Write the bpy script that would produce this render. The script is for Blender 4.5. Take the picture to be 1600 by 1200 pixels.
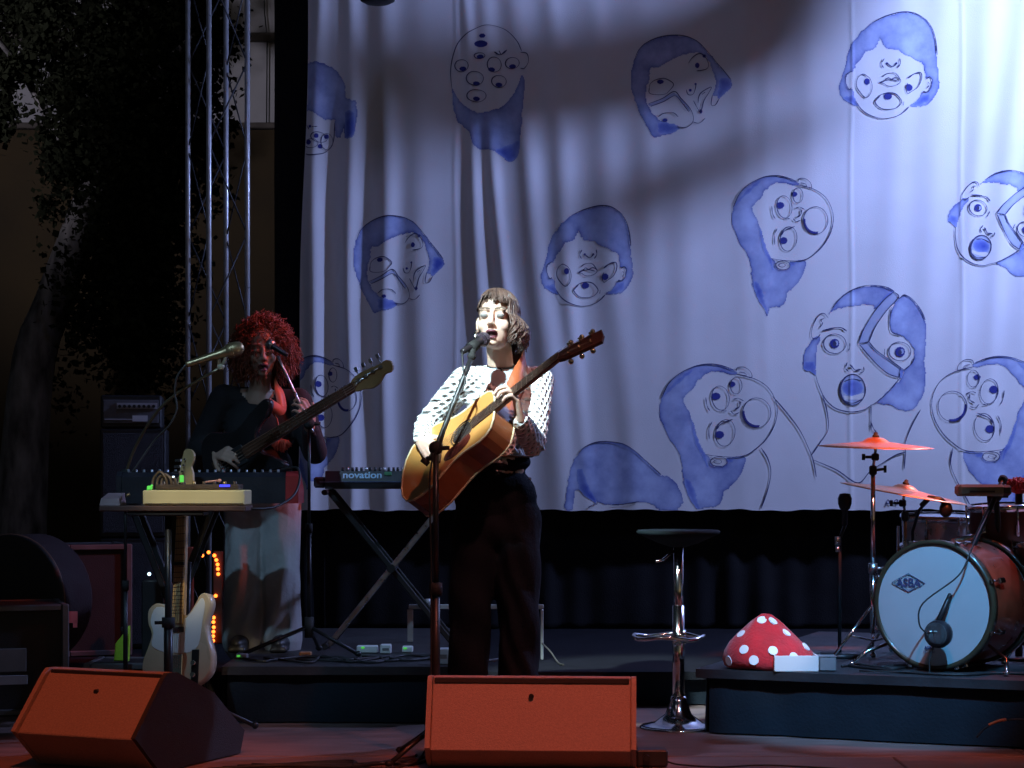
import bpy, math, random
import numpy as np
from mathutils import Vector, Matrix

for o in list(bpy.data.objects): bpy.data.objects.remove(o)
SC = bpy.context.scene
COL = SC.collection
R = math.radians

# ------------------------------------------------------------------ camera
F_PX, HOR, EYE = 3200.0, 740.0, 1.04      # focal length and horizon row in photo pixels, eye height above the stage
cam_d = bpy.data.cameras.new('camera')
cam = bpy.data.objects.new('camera', cam_d); COL.objects.link(cam)
cam.location = (0, 0, EYE); cam.rotation_euler = (R(90), 0, 0)
cam_d.sensor_fit = 'HORIZONTAL'; cam_d.sensor_width = 36.0
cam_d.lens = 36.0 * F_PX / 1600.0
cam_d.shift_y = (HOR - 600.0) / 1600.0
cam_d.clip_start = 0.1; cam_d.clip_end = 400
SC.camera = cam
SC.render.resolution_x, SC.render.resolution_y = 1024, 768

# ------------------------------------------------------------------ night sky, faint moonlight, exposure
w = bpy.data.worlds.new('World'); SC.world = w; w.use_nodes = True
nt = w.node_tree; nt.nodes.clear()
sky = nt.nodes.new('ShaderNodeTexSky'); sky.sky_type = 'NISHITA'; sky.sun_disc = False
SUN_EL, SUN_ROT = R(14.0), R(150)
sky.sun_elevation = SUN_EL; sky.sun_rotation = SUN_ROT
bg = nt.nodes.new('ShaderNodeBackground'); bg.inputs['Strength'].default_value = 0.0045
out = nt.nodes.new('ShaderNodeOutputWorld')
nt.links.new(sky.outputs[0], bg.inputs[0]); nt.links.new(bg.outputs[0], out.inputs[0])
sd = bpy.data.lights.new('moon', 'SUN'); sd.energy = 0.012; sd.angle = R(0.5); sd.color = (0.8, 0.87, 1.0)
so = bpy.data.objects.new('moon', sd); COL.objects.link(so); so.rotation_euler = (R(50), 0, R(-30)); so.location = (0, 0, 20)
SC.view_settings.view_transform = 'Standard'; SC.view_settings.look = 'None'
SC.view_settings.exposure = 0.0; SC.view_settings.gamma = 1.0
SC.render.engine = 'CYCLES'

# ------------------------------------------------------------------ pixel -> place
def P(px, py, Y): return Vector(((px - 800.0) * Y / F_PX, Y, EYE - (py - HOR) * Y / F_PX))
def XP(px, Y): return (px - 800.0) * Y / F_PX
def ZP(py, Y): return EYE - (py - HOR) * Y / F_PX
def FY(py, z=0.0): return (EYE - z) * F_PX / (py - HOR)      # depth of a point on a level surface

# ------------------------------------------------------------------ scene helpers
def tag(o, label, cat=None, group=None, kind=None):
    if label: o['label'] = label
    if cat: o['category'] = cat
    if group: o['group'] = group
    if kind: o['kind'] = kind
    return o
def thing(name, label, cat, loc, group=None, rotz=0):
    o = bpy.data.objects.new(name, None); COL.objects.link(o)
    o.empty_display_size = 0.1
    o.location = Vector(loc); o.rotation_euler = (0, 0, rotz)
    return tag(o, label, cat, group)
def copy_tree(o, parent=None):
    c = o.copy(); COL.objects.link(c)
    if parent is not None: c.parent = parent
    for ch in [q for q in bpy.data.objects if q.parent == o]: copy_tree(ch, c)
    return c
def root_of(o):
    while o.parent is not None: o = o.parent
    return o

def frame(ax):
    ax = Vector(ax).normalized()
    a = Vector((0, 0, 1)) if abs(ax.z) < 0.9 else Vector((1, 0, 0))
    s = a.cross(ax).normalized(); t = ax.cross(s)
    return s, t, ax
def rotm(u, v, n):      # columns = local x, y, z axes
    return Matrix((u, v, n)).transposed()
def catmull(pts, k=6, closed=False):
    pts = [np.array(p, float) for p in pts]; n = len(pts); out_ = []
    rng = range(n) if closed else range(n - 1)
    for i in rng:
        p1, p2 = pts[i], pts[(i + 1) % n]
        p0 = pts[i - 1] if (closed or i > 0) else 2 * p1 - p2
        p3 = pts[(i + 2) % n] if (closed or i + 2 < n) else 2 * p2 - p1
        for j in range(k):
            t = j / k
            out_.append(0.5 * (2 * p1 + (p2 - p0) * t + (2 * p0 - 5 * p1 + 4 * p2 - p3) * t * t + (3 * p1 - p0 - 3 * p2 + p3) * t ** 3))
    if not closed: out_.append(pts[-1])
    return out_

class MB:
    """collects shapes; build() links them as one mesh object"""
    def __init__(s): s.v = []; s.f = []; s.m = []; s.s = []
    def add(s, vs, fs, mi=0, sm=False):
        b = len(s.v); s.v += [tuple(x) for x in vs]
        for f in fs: s.f.append(tuple(i + b for i in f)); s.m.append(mi); s.s.append(sm)
        return s
    def box(s, c, size, M=None, mi=0, bev=0.0):
        c = Vector(c); h = [x / 2 for x in size]
        b = min(bev, min(h) * 0.45)
        def T(p): p = Vector(p); return c + (M @ p if M is not None else p)
        if b <= 0:
            vs = [T((x * h[0], y * h[1], z * h[2])) for x in (-1, 1) for y in (-1, 1) for z in (-1, 1)]
            return s.add(vs, [(0, 1, 3, 2), (4, 6, 7, 5), (0, 4, 5, 1), (2, 3, 7, 6), (0, 2, 6, 4), (1, 5, 7, 3)], mi)
        vs = []; idx = {}
        for x in (-1, 1):
            for y in (-1, 1):
                for z in (-1, 1):
                    for a in range(3):
                        p = [x * (h[0] - b), y * (h[1] - b), z * (h[2] - b)]
                        p[a] = (x, y, z)[a] * h[a]
                        idx[(x, y, z, a)] = len(vs); vs.append(T(p))
        fs = []
        for a in range(3):
            o1, o2 = (a + 1) % 3, (a + 2) % 3
            for sg in (-1, 1):
                q = []
                for (i, j) in ((-1, -1), (1, -1), (1, 1), (-1, 1)):
                    k = [0, 0, 0]; k[a] = sg; k[o1] = i; k[o2] = j; q.append(idx[(*k, a)])
                fs.append(tuple(q if sg > 0 else q[::-1]))
            for i in (-1, 1):
                for j in (-1, 1):
                    k1 = [0, 0, 0]; k1[o1] = i; k1[o2] = j; k1[a] = -1; k2 = list(k1); k2[a] = 1
                    q = [idx[(*k1, o1)], idx[(*k2, o1)], idx[(*k2, o2)], idx[(*k1, o2)]]
                    fs.append(tuple(q if i * j < 0 else q[::-1]))
        for x in (-1, 1):
            for y in (-1, 1):
                for z in (-1, 1):
                    q = [idx[(x, y, z, a)] for a in range(3)]
                    fs.append(tuple(q if x * y * z > 0 else q[::-1]))
        return s.add(vs, fs, mi)
    def tube(s, pts, r, n=8, mi=0, caps=True, sm=True, closed=False, flat=1.0):
        pts = [Vector(p) for p in pts]; m = len(pts)
        rs = r if isinstance(r, (list, tuple)) else [r] * m
        tg = []
        for i in range(m):
            a = pts[i - 1] if (i > 0 or closed) else pts[i]; b = pts[(i + 1) % m] if (i < m - 1 or closed) else pts[i]
            d = b - a; tg.append(d.normalized() if d.length > 1e-9 else Vector((0, 0, 1)))
        sx, ty, _ = frame(tg[0]); vs = []
        for i in range(m):
            sx = (sx - tg[i] * sx.dot(tg[i])); sx = sx.normalized() if sx.length > 1e-6 else frame(tg[i])[0]
            ty = tg[i].cross(sx)
            for k in range(n):
                a = 2 * math.pi * k / n
                vs.append(pts[i] + sx * (rs[i] * math.cos(a)) + ty * (rs[i] * flat * math.sin(a)))
        fs = []
        for i in range(m if closed else m - 1):
            j = (i + 1) % m
            for k in range(n):
                l = (k + 1) % n
                fs.append((i * n + k, i * n + l, j * n + l, j * n + k))
        s.add(vs, fs, mi, sm)
        if caps and not closed:
            b = len(s.v) - len(vs)
            s.f.append(tuple(b + k for k in range(n))[::-1]); s.m.append(mi); s.s.append(False)
            s.f.append(tuple(b + (m - 1) * n + k for k in range(n))); s.m.append(mi); s.s.append(False)
        return s
    def cyl(s, a, b, r, r2=None, n=12, mi=0, sm=True): return s.tube([a, b], [r, r if r2 is None else r2], n, mi, True, sm)
    def lathe(s, prof, o=(0, 0, 0), ax=(0, 0, 1), n=24, mi=0, sm=True):
        o = Vector(o); a, b, c = frame(ax); vs = []; m = len(prof)
        for (r, h) in prof:
            for k in range(n):
                t = 2 * math.pi * k / n
                vs.append(o + c * h + a * (r * math.cos(t)) + b * (r * math.sin(t)))
        fs = [(i * n + k, i * n + (k + 1) % n, (i + 1) * n + (k + 1) % n, (i + 1) * n + k) for i in range(m - 1) for k in range(n)]
        return s.add(vs, fs, mi, sm)
    def ell(s, c, r, M=None, nu=16, nv=10, mi=0, sm=True):
        c = Vector(c); r = r if isinstance(r, (tuple, list)) else (r, r, r); vs = []
        def T(p): p = Vector(p); return c + (M @ p if M is not None else p)
        vs.append(T((0, 0, r[2])))
        for i in range(1, nv):
            t = math.pi * i / nv
            for k in range(nu):
                a = 2 * math.pi * k / nu
                vs.append(T((r[0] * math.sin(t) * math.cos(a), r[1] * math.sin(t) * math.sin(a), r[2] * math.cos(t))))
        vs.append(T((0, 0, -r[2]))); L = len(vs) - 1
        fs = [(0, 1 + k, 1 + (k + 1) % nu) for k in range(nu)]
        for i in range(nv - 2):
            for k in range(nu):
                l = (k + 1) % nu
                fs.append((1 + i * nu + k, 1 + (i + 1) * nu + k, 1 + (i + 1) * nu + l, 1 + i * nu + l))
        fs += [(L, 1 + (nv - 2) * nu + (k + 1) % nu, 1 + (nv - 2) * nu + k) for k in range(nu)]
        return s.add(vs, fs, mi, sm)
    def cap(s, a, b, r0, r1, n=12, k=1.0):      # closed tapered capsule
        a = Vector(a); b = Vector(b); d = (b - a); L = d.length; d = d / L if L > 1e-9 else Vector((0, 0, 1))
        pr = []
        for i in range(0, 5): t = math.pi / 2 * i / 4; pr.append((max(r0 * math.sin(t), 1e-4), -r0 * math.cos(t)))
        for i in range(0, 5): t = math.pi / 2 * i / 4; pr.append((max(r1 * math.cos(t), 1e-4), L + r1 * math.sin(t)))
        s.lathe(pr, a, d, n)
        b0 = len(s.v) - n * len(pr)
        s.f.append(tuple(b0 + q for q in range(n))[::-1]); s.m.append(0); s.s.append(True)
        s.f.append(tuple(len(s.v) - n + q for q in range(n))); s.m.append(0); s.s.append(True)
        return s
    def prism(s, outl, z0, z1, T=None, mi=0, bev=0.0, mi_side=None, sm=False):
        """2-D outline (counter-clockwise) extruded from z0 to z1, edges chamfered by bev, placed by T(Vector)"""
        n = len(outl); o = [Vector((p[0], p[1])) for p in outl]
        T = T or (lambda p: p); ms = mi if mi_side is None else mi_side
        def off(d):
            r_ = []
            for i in range(n):
                e1 = (o[i] - o[i - 1]); e2 = (o[(i + 1) % n] - o[i])
                n1 = Vector((-e1.y, e1.x)).normalized(); n2 = Vector((-e2.y, e2.x)).normalized()
                m = (n1 + n2); m = m / max(m.length_squared / 2, 0.4) if m.length > 1e-6 else n1
                r_.append(o[i] + m * d)
            return r_
        rings = [(o, z0), (o, z1)] if bev <= 0 else [(off(bev), z0), (o, z0 + bev), (o, z1 - bev), (off(bev), z1)]
        vs = [T(Vector((p.x, p.y, z))) for (ring, z) in rings for p in ring]
        b = len(s.v); s.v += [tuple(x) for x in vs]; K = len(rings)
        for i in range(K - 1):
            for k in range(n):
                l = (k + 1) % n
                s.f.append((b + i * n + k, b + i * n + l, b + (i + 1) * n + l, b + (i + 1) * n + k)); s.m.append(ms); s.s.append(sm)
        s.f.append(tuple(b + k for k in range(n))[::-1]); s.m.append(mi); s.s.append(False)
        s.f.append(tuple(b + (K - 1) * n + k for k in range(n))); s.m.append(mi); s.s.append(False)
        return s
    def mesh(s, name, off=None):
        me = bpy.data.meshes.new(name); o = Vector(off) if off is not None else Vector((0, 0, 0))
        me.from_pydata([(x[0] - o.x, x[1] - o.y, x[2] - o.z) for x in s.v], [], s.f)
        me.polygons.foreach_set('material_index', s.m); me.polygons.foreach_set('use_smooth', s.s)
        me.update(); return me
    def build(s, name, mats, parent=None, local=False):
        """vertices are world coordinates unless local; child meshes are shifted to their thing's origin"""
        base = None if (parent is None or local) else root_of(parent).location
        me = s.mesh(name, base)
        for m in (mats if isinstance(mats, (list, tuple)) else [mats]): me.materials.append(m)
        o = bpy.data.objects.new(name, me); COL.objects.link(o)
        if parent is not None: o.parent = parent
        return o

def evaluated(ob):
    dg = bpy.context.evaluated_depsgraph_get(); dg.update()
    return bpy.data.meshes.new_from_object(ob.evaluated_get(dg))
def blob(mb, voxel, smooth=3, fac=0.5):
    """one continuous surface grown over overlapping closed shapes"""
    ob = bpy.data.objects.new('tmp', mb.mesh('tmp')); COL.objects.link(ob)
    m = ob.modifiers.new('r', 'REMESH'); m.mode = 'VOXEL'; m.voxel_size = voxel; m.use_smooth_shade = True
    q = ob.modifiers.new('s', 'SMOOTH'); q.factor = fac; q.iterations = smooth
    me = evaluated(ob); old = ob.data
    bpy.data.objects.remove(ob); bpy.data.meshes.remove(old)
    return me
def link_mesh(name, me, mats, parent=None):
    if parent is not None:
        b = root_of(parent).location; me.transform(Matrix.Translation(-b))
    for m in mats: me.materials.append(m)
    o = bpy.data.objects.new(name, me); COL.objects.link(o)
    if parent is not None: o.parent = parent
    return o
def text_mesh(s, size, bold=0.0, ext=0.0005):
    c = bpy.data.curves.new('t', 'FONT'); c.body = s; c.size = size; c.offset = bold; c.extrude = ext
    c.align_x = 'CENTER'; c.align_y = 'CENTER'
    ob = bpy.data.objects.new('t', c); COL.objects.link(ob); me = evaluated(ob)
    bpy.data.objects.remove(ob); return me
def put_text(name, s, size, M, mat, parent, bold=0.0):
    me = text_mesh(s, size, bold); me.transform(M); return link_mesh(name, me, [mat], parent)

# ------------------------------------------------------------------ materials
MATS = {}
def mat(name, col, rough=0.6, metal=0.0, var=0.25, vscale=8.0, bump=0.0, bscale=60.0, spec=0.5, emit=None, estr=0.0, coat=0.0, sheen=0.0, sss=0.0, stretch=None):
    if name in MATS: return MATS[name]
    m = bpy.data.materials.new(name); m.use_nodes = True; t = m.node_tree; N = t.nodes; L = t.links
    b = N['Principled BSDF']
    tc = N.new('ShaderNodeTexCoord'); src = tc.outputs['Object']
    if stretch:
        mp = N.new('ShaderNodeMapping'); mp.inputs['Scale'].default_value = stretch; L.new(src, mp.inputs[0]); src = mp.outputs[0]
    nz = N.new('ShaderNodeTexNoise'); nz.inputs['Scale'].default_value = vscale; nz.inputs['Detail'].default_value = 6; L.new(src, nz.inputs[0])
    rp = N.new('ShaderNodeValToRGB'); e = rp.color_ramp.elements
    e[0].position = 0.3; e[1].position = 0.7
    e[0].color = (*[c * (1 - var) for c in col], 1); e[1].color = (*[min(1, c * (1 + var * 0.6)) for c in col], 1)
    L.new(nz.outputs[0], rp.inputs[0]); L.new(rp.outputs[0], b.inputs['Base Color'])
    b.inputs['Roughness'].default_value = rough; b.inputs['Metallic'].default_value = metal
    b.inputs['Specular IOR Level'].default_value = spec
    if coat: b.inputs['Coat Weight'].default_value = coat; b.inputs['Coat Roughness'].default_value = 0.08
    if sheen: b.inputs['Sheen Weight'].default_value = sheen
    if sss: b.inputs['Subsurface Weight'].default_value = sss; b.inputs['Subsurface Radius'].default_value = (0.01, 0.004, 0.002)
    if rough > 0.15:
        mr = N.new('ShaderNodeMapRange'); mr.inputs['To Min'].default_value = max(0.05, rough - 0.12); mr.inputs['To Max'].default_value = min(1, rough + 0.12)
        L.new(nz.outputs[0], mr.inputs['Value']); L.new(mr.outputs[0], b.inputs['Roughness'])
    if bump:
        n2 = N.new('ShaderNodeTexNoise'); n2.inputs['Scale'].default_value = bscale; n2.inputs['Detail'].default_value = 4; L.new(src, n2.inputs[0])
        bp = N.new('ShaderNodeBump'); bp.inputs['Strength'].default_value = bump; bp.inputs['Distance'].default_value = 0.01
        L.new(n2.outputs[0], bp.inputs['Height']); L.new(bp.outputs[0], b.inputs['Normal'])
    if emit:
        b.inputs['Emission Color'].default_value = (*emit, 1); b.inputs['Emission Strength'].default_value = estr
    MATS[name] = m; return m

BLACK_PL = mat('black_plastic', (0.018, 0.018, 0.02), 0.45, bump=0.1)
BLACK_MET = mat('black_metal', (0.02, 0.02, 0.022), 0.38, metal=0.3)
CHROME = mat('chrome', (0.75, 0.75, 0.77), 0.14, metal=1.0, var=0.08)
STEEL = mat('worn_aluminium', (0.62, 0.62, 0.64), 0.3, metal=1.0, var=0.2, vscale=30)
GREYPAINT = mat('grey_paint', (0.22, 0.22, 0.23), 0.6)
RUBBER = mat('rubber', (0.012, 0.012, 0.012), 0.8)
BLACK_CLOTH = mat('black_stage_cloth', (0.012, 0.012, 0.014), 0.95, bump=0.3, bscale=150, spec=0.1, sheen=0.05)
CABLE = mat('cable_rubber', (0.015, 0.015, 0.016), 0.55)
WHITE_PL = mat('white_plastic', (0.75, 0.75, 0.74), 0.5, var=0.06)
# ================================================================== stage lamps (the show's lamps and a few added ones)
LAMP_BLACK = mat('lamp_black', (0.02, 0.02, 0.02), 0.5)
def lens_mat(col): return mat('lens_%d_%d_%d' % tuple(int(c * 99) for c in col), (0.3, 0.3, 0.3), 0.2, emit=col, estr=1.5)
def stage_lamp(loc, target, power, col, cone, label, blend=0.3, radius=0.05, hang=0.35):
    loc = Vector(loc); d = (Vector(target) - loc).normalized()
    t = thing('stage_lamp', label, 'stage lamp', loc, 'stage lamps on the overhead trusses')
    a = loc - d * 0.32
    MB().lathe([(0.001, 0), (0.07, 0), (0.085, 0.04), (0.085, 0.3), (0.1, 0.305), (0.1, 0.33), (0.092, 0.33), (0.085, 0.31)], a, d, 20).build('housing', LAMP_BLACK, t)
    MB().lathe([(0.001, 0), (0.084, 0.0)], a + d * 0.285, d, 20).build('lens', lens_mat(col), t)
    s, u, _ = frame(d); s = Vector((s.x, s.y, 0)).normalized()
    m = a + d * 0.15; up = Vector((0, 0, 1))
    MB().tube([m + s * 0.1, m + s * 0.11 + up * 0.2, m - s * 0.11 + up * 0.2, m - s * 0.1], 0.012, 6).cyl(m + up * 0.2, m + up * hang, 0.014).build('yoke', LAMP_BLACK, t)
    ld = bpy.data.lights.new('bulb', 'SPOT'); ld.energy = power; ld.color = col; ld.spot_size = R(cone); ld.spot_blend = blend; ld.shadow_soft_size = radius
    lo = bpy.data.objects.new('bulb', ld); COL.objects.link(lo); lo.parent = t
    lo.location = d * 0.03; lo.rotation_euler = d.to_track_quat('-Z', 'Y').to_euler()
    return t
BACK_L = Vector((4.15, 10.05, 3.95))
stage_lamp(BACK_L, P(1250, 560, 11.5), 740, (0.37, 0.48, 1.0), 112, 'cold white lamp above right that lights the painted cloth', 0.35, 0.10, 0.6)
stage_lamp((-0.6, 8.2, 4.3), P(850, 640, 11.5), 24, (0.40, 0.46, 1.0), 95, 'added dim blue fill lamp that lifts the shaded painted cloth', 0.6, 0.2, 0.3)  # added fill, lightens the shaded part of the cloth
stage_lamp((-1.25, 4.75, 4.25), P(765, 590, 7.75), 3100, (0.70, 0.94, 1.0), 12.0, 'white spotlight aimed at the singer', 0.5, 0.05)
stage_lamp((0.45, 4.75, 4.25), (0.08, 7.15, 0.16), 520, (1.0, 0.12, 0.04), 15, 'deep orange lamp aimed at the centre floor monitor', 0.6, 0.08)
stage_lamp((-0.95, 4.75, 4.25), (-1.35, 7.2, 0.2), 430, (1.0, 0.17, 0.06), 19, 'deep orange lamp aimed at the left floor monitor', 0.6, 0.08)
stage_lamp((1.05, 4.75, 4.25), (0.5, 7.5, 0.05), 250, (1.0, 0.33, 0.28), 44, 'dim salmon lamp washing the stage floor', 0.7, 0.1)
stage_lamp((2.5, 4.75, 4.25), P(1395, 724, 8.55), 4600, (1.0, 0.18, 0.05), 7.0, 'narrow orange lamp aimed at the cymbals', 0.6, 0.05)
stage_lamp((2.9, 9.35, 4.2), P(1540, 860, 8.3), 200, (1.0, 0.13, 0.04), 18, 'deep orange lamp over the back of the drum kit', 0.5, 0.05)
stage_lamp((1.7, 4.75, 4.25), P(1370, 985, 8.1), 1500, (0.12, 0.50, 1.0), 16, 'pale blue lamp aimed at the bass drum', 0.6, 0.06)
stage_lamp((1.3, 4.75, 4.25), P(1215, 1010, 8.15), 520, (0.95, 0.93, 1.0), 4.6, 'added narrow white lamp brightening the red mushroom', 0.8, 0.05)  # added so the red cap stays bright beside the blue lamp
stage_lamp((-1.9, 4.75, 4.25), P(450, 900, 9.0), 300, (0.34, 0.64, 1.0), 21, 'pale blue lamp aimed at the bass player', 0.7, 0.06)
stage_lamp((1.6, 8.9, 3.9), P(455, 600, 9.3), 330, (1.0, 0.10, 0.04), 16, 'red lamp aimed at the bass player from the right', 0.5, 0.05)
stage_lamp((-1.5, 4.75, 4.25), P(300, 765, 8.1), 480, (1.0, 0.80, 0.46), 6.5, 'added warm white lamp brightening the cream case on the effects table', 0.7, 0.06)  # added to brighten the cream case

# ================================================================== trusses
CHORD = mat('satin_aluminium', (0.55, 0.56, 0.58), 0.32, metal=0.45, var=0.15, vscale=20)
BRACE = mat('dull_brace', (0.07, 0.07, 0.075), 0.5, metal=0.5)
def truss(name, label, a, b, side, group, pitch=0.26, rot=0.0, r=0.0145, rb=0.006):
    a = Vector(a); b = Vector(b); ax = (b - a).normalized(); s, t, _ = frame(ax)
    s, t = s * math.cos(rot) + t * math.sin(rot), t * math.cos(rot) - s * math.sin(rot)
    o = thing(name, label, 'truss', a, group); L = (b - a).length
    cs = [(s * x + t * y) * side / 2 for (x, y) in ((-1, -1), (1, -1), (1, 1), (-1, 1))]
    for c in cs: MB().cyl(a + c, b + c, r, n=12).build('chord', CHORD, o)
    n = int(L / pitch)
    for k in range(4):
        c0, c1 = cs[k], cs[(k + 1) % 4]
        for i in range(n):
            p = a + ax * (i * pitch + 0.02); q = a + ax * ((i + 1) * pitch + 0.02)
            if i % 2: p, q = p + c1, q + c0
            else: p, q = p + c0, q + c1
            MB().tube([p, q], rb, 6).build('brace', BRACE, o)
    return o
TW = P(340, 0, 11.0)
TRUSS_T = truss('truss_tower', 'upright silver box truss tower left of the painted cloth', (TW.x, 11.0, 0.004), (TW.x, 11.0, 4.8), 0.232, 'lighting trusses', rot=R(127), pitch=0.46, rb=0.0045)
truss('overhead_truss', 'horizontal truss hung with lamps over the back of the stage', (-3.4, 9.35, 4.62), (5.3, 9.35, 4.62), 0.22, 'lighting trusses', 0.5)
truss('overhead_truss', 'horizontal truss hung with lamps over the front of the stage', (-3.4, 4.75, 4.62), (3.9, 4.75, 4.62), 0.22, 'lighting trusses', 0.5)
for (x, y, w_) in ((-3.4, 9.35, 'left'), (5.3, 9.35, 'right')):
    truss('truss_tower', 'upright truss leg at the %s end of the rear lamp truss' % w_, (x, y, -0.6), (x, y, 4.5), 0.22, 'lighting trusses', 0.5)
for (x, y, w_) in ((-3.4, 4.75, 'left'), (3.9, 4.75, 'right')):
    truss('truss_tower', 'upright truss leg at the %s end of the front lamp truss' % w_, (x, y, -0.6), (x, y, 4.5), 0.22, 'lighting trusses', 0.5)

# added unseen panels, cut to cast the shadow bands on the cloth
def flag(label, poly, t0):
    pts = [BACK_L + (P(x, y, 11.5) - BACK_L) * t0 for (x, y) in poly]
    o = thing('added_shadow_panel', label, 'added light blocker', pts[0], 'added unseen blockers in front of the rear lamp')
    n = len(pts); vs = [p for p in pts] + [p + Vector((0, 0.012, 0)) for p in pts]
    MB().add(vs, [tuple(range(n)), tuple(range(n, 2 * n))[::-1]] + [(i, (i + 1) % n, n + (i + 1) % n, n + i) for i in range(n)]).build('panel', BLACK_CLOTH, o)
    top = max(pts, key=lambda p: p.z)
    MB().cyl(top + Vector((0, 0.006, -0.05)), Vector((top.x, top.y + 0.006, 4.55)), 0.01).cyl(Vector((top.x, top.y + 0.006, 4.55)), Vector((top.x, 9.35, 4.55)), 0.01).build('arm', BLACK_MET, o)
    return o
flag('long added black panel, unseen, shaped to cast the upper shadow band', [(300, 40), (430, 150), (600, 262), (800, 232), (1000, 205), (1180, 150), (1285, 95), (1325, 20), (1340, -60), (1150, -60), (1000, 30), (900, 46), (700, 60), (450, 62)], 0.34)
flag('narrow added black panel, unseen, shaped to cast the lower shadow band', [(835, 335), (858, 405), (1000, 378), (1140, 300), (1240, 246), (1272, 205), (1258, 165), (1215, 160), (1140, 210), (1010, 258)], 0.30)

# ================================================================== ground, stage, risers
GROUND = mat('trodden_earth', (0.07, 0.06, 0.05), 0.9, bump=0.4, bscale=25)
tag(MB().box((0, 40, -0.65), (300, 300, 0.1)).build('ground', GROUND), None, kind='structure')
STAGE_B = mat('stage_subframe', (0.03, 0.03, 0.03), 0.8)
DECK = mat('stage_deck_ply', (0.19, 0.13, 0.115), 0.55, var=0.35, vscale=5, bump=0.15, bscale=40, stretch=(1, 4, 1))
fl = tag(MB().box((0.5, 9.55, -0.36), (9.0, 6.1, 0.46)).build('stage_floor', STAGE_B), None, kind='structure')
random.seed(5)
panel_me = None
yy = 6.5
for j in range(4):
    for i in range(5):
        x = -4.0 + i * 1.8 + (0.5 if j % 2 else 0)
        if panel_me is None:
            b_ = MB().box((0, 0, 0), (1.792, 0.992, 0.1), bev=0.004); pn = b_.build('deck_panel', DECK, fl, True); panel_me = pn.data
        else:
            pn = bpy.data.objects.new('deck_panel', panel_me); COL.objects.link(pn); pn.parent = fl
        pn.location = (x + 0.9, 7.04 + j * 1.0, -0.05 - 0.002 * random.random())

RISER_CLOTH = mat('riser_skirt', (0.010, 0.017, 0.024), 0.9, var=0.35, vscale=4, bump=0.25, bscale=90, spec=0.2)
RISER_TOP = mat('riser_deck', (0.022, 0.022, 0.025), 0.6, bump=0.2, bscale=60, var=0.4)
def riser(label, corners, h, z0=0.0, seg=90, top=None):
    """corners: front-left, front-right, back-right, back-left (ground plan)"""
    c = [Vector((x, y, 0)) for (x, y) in corners]
    o = thing('stage_riser', label, 'riser', (c[0].x, c[0].y, z0), 'raised platforms on the stage')
    n = 4; vs = [p + Vector((0, 0, z0 + h - 0.035)) for p in c] + [p + Vector((0, 0, z0 + h)) for p in c]
    MB().add(vs, [(3, 2, 1, 0), (4, 5, 6, 7)] + [(i, (i + 1) % 4, 4 + (i + 1) % 4, 4 + i) for i in range(4)]).build('deck', top or RISER_TOP, o)
    ins = [c[0] + (c[2] - c[0]) * 0.02, c[1] + (c[3] - c[1]) * 0.02, c[2] + (c[0] - c[2]) * 0.02, c[3] + (c[1] - c[3]) * 0.02]
    path = [ins[3], ins[0], ins[1], ins[2]]; vs = []; fs = []
    for a, b in zip(path[:-1], path[1:]):
        d = (b - a); nrm = Vector((d.y, -d.x, 0)).normalized(); base = len(vs); L = d.length
        for i in range(seg + 1):
            u = i / seg; x = u * L
            wv = 0.010 * math.sin(x * 11 + 2 * math.sin(x * 5)) + 0.006 * math.sin(x * 27 + 3 * math.sin(x * 4))
            for (k, zz) in enumerate((z0 + h - 0.036, z0 + h * 0.5, z0 + 0.006)):
                vs.append(a + d * u + nrm * (wv * (0.15, 0.7, 1.0)[k] + 0.008) + Vector((0, 0, zz)))
        for i in range(seg):
            for k in range(2): q = base + i * 3 + k; fs.append((q, q + 1, q + 4, q + 3))
    MB().add(vs, fs, 0, True).build('skirt', RISER_CLOTH, o)
    return o
PLAT_Y = 9.12
RISER_TOP_D = mat('black_carpet', (0.014, 0.014, 0.018), 0.95, bump=0.4, bscale=200, spec=0.1)
riser('low wide platform at the very back below the painted cloth', [(-4.0, PLAT_Y), (4.9, PLAT_Y), (4.9, 12.4), (-4.0, 12.4)], 0.157, top=RISER_TOP_D)
LR_Y = 8.49
riser('riser carrying the bass player and keyboard left of centre', [(XP(346, LR_Y), LR_Y), (XP(712, LR_Y), LR_Y), (XP(712, LR_Y), 10.6), (XP(346, LR_Y), 10.6)], 0.24)
dl = Vector((XP(1087, 8.18), 8.18)); dr = Vector((XP(1600, 7.70), 7.70)); dd = (dr - dl).normalized(); dn = Vector((-dd.y, dd.x))
DR = [dl, dl + dd * 2.3, dl + dd * 2.3 + dn * 2.1, dl + dn * 2.1]
riser('drum riser with dark teal skirt on the right', [tuple(p) for p in DR], 0.26)
RZ = 0.26     # top of drum riser
LZ = 0.24     # top of left riser

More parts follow.
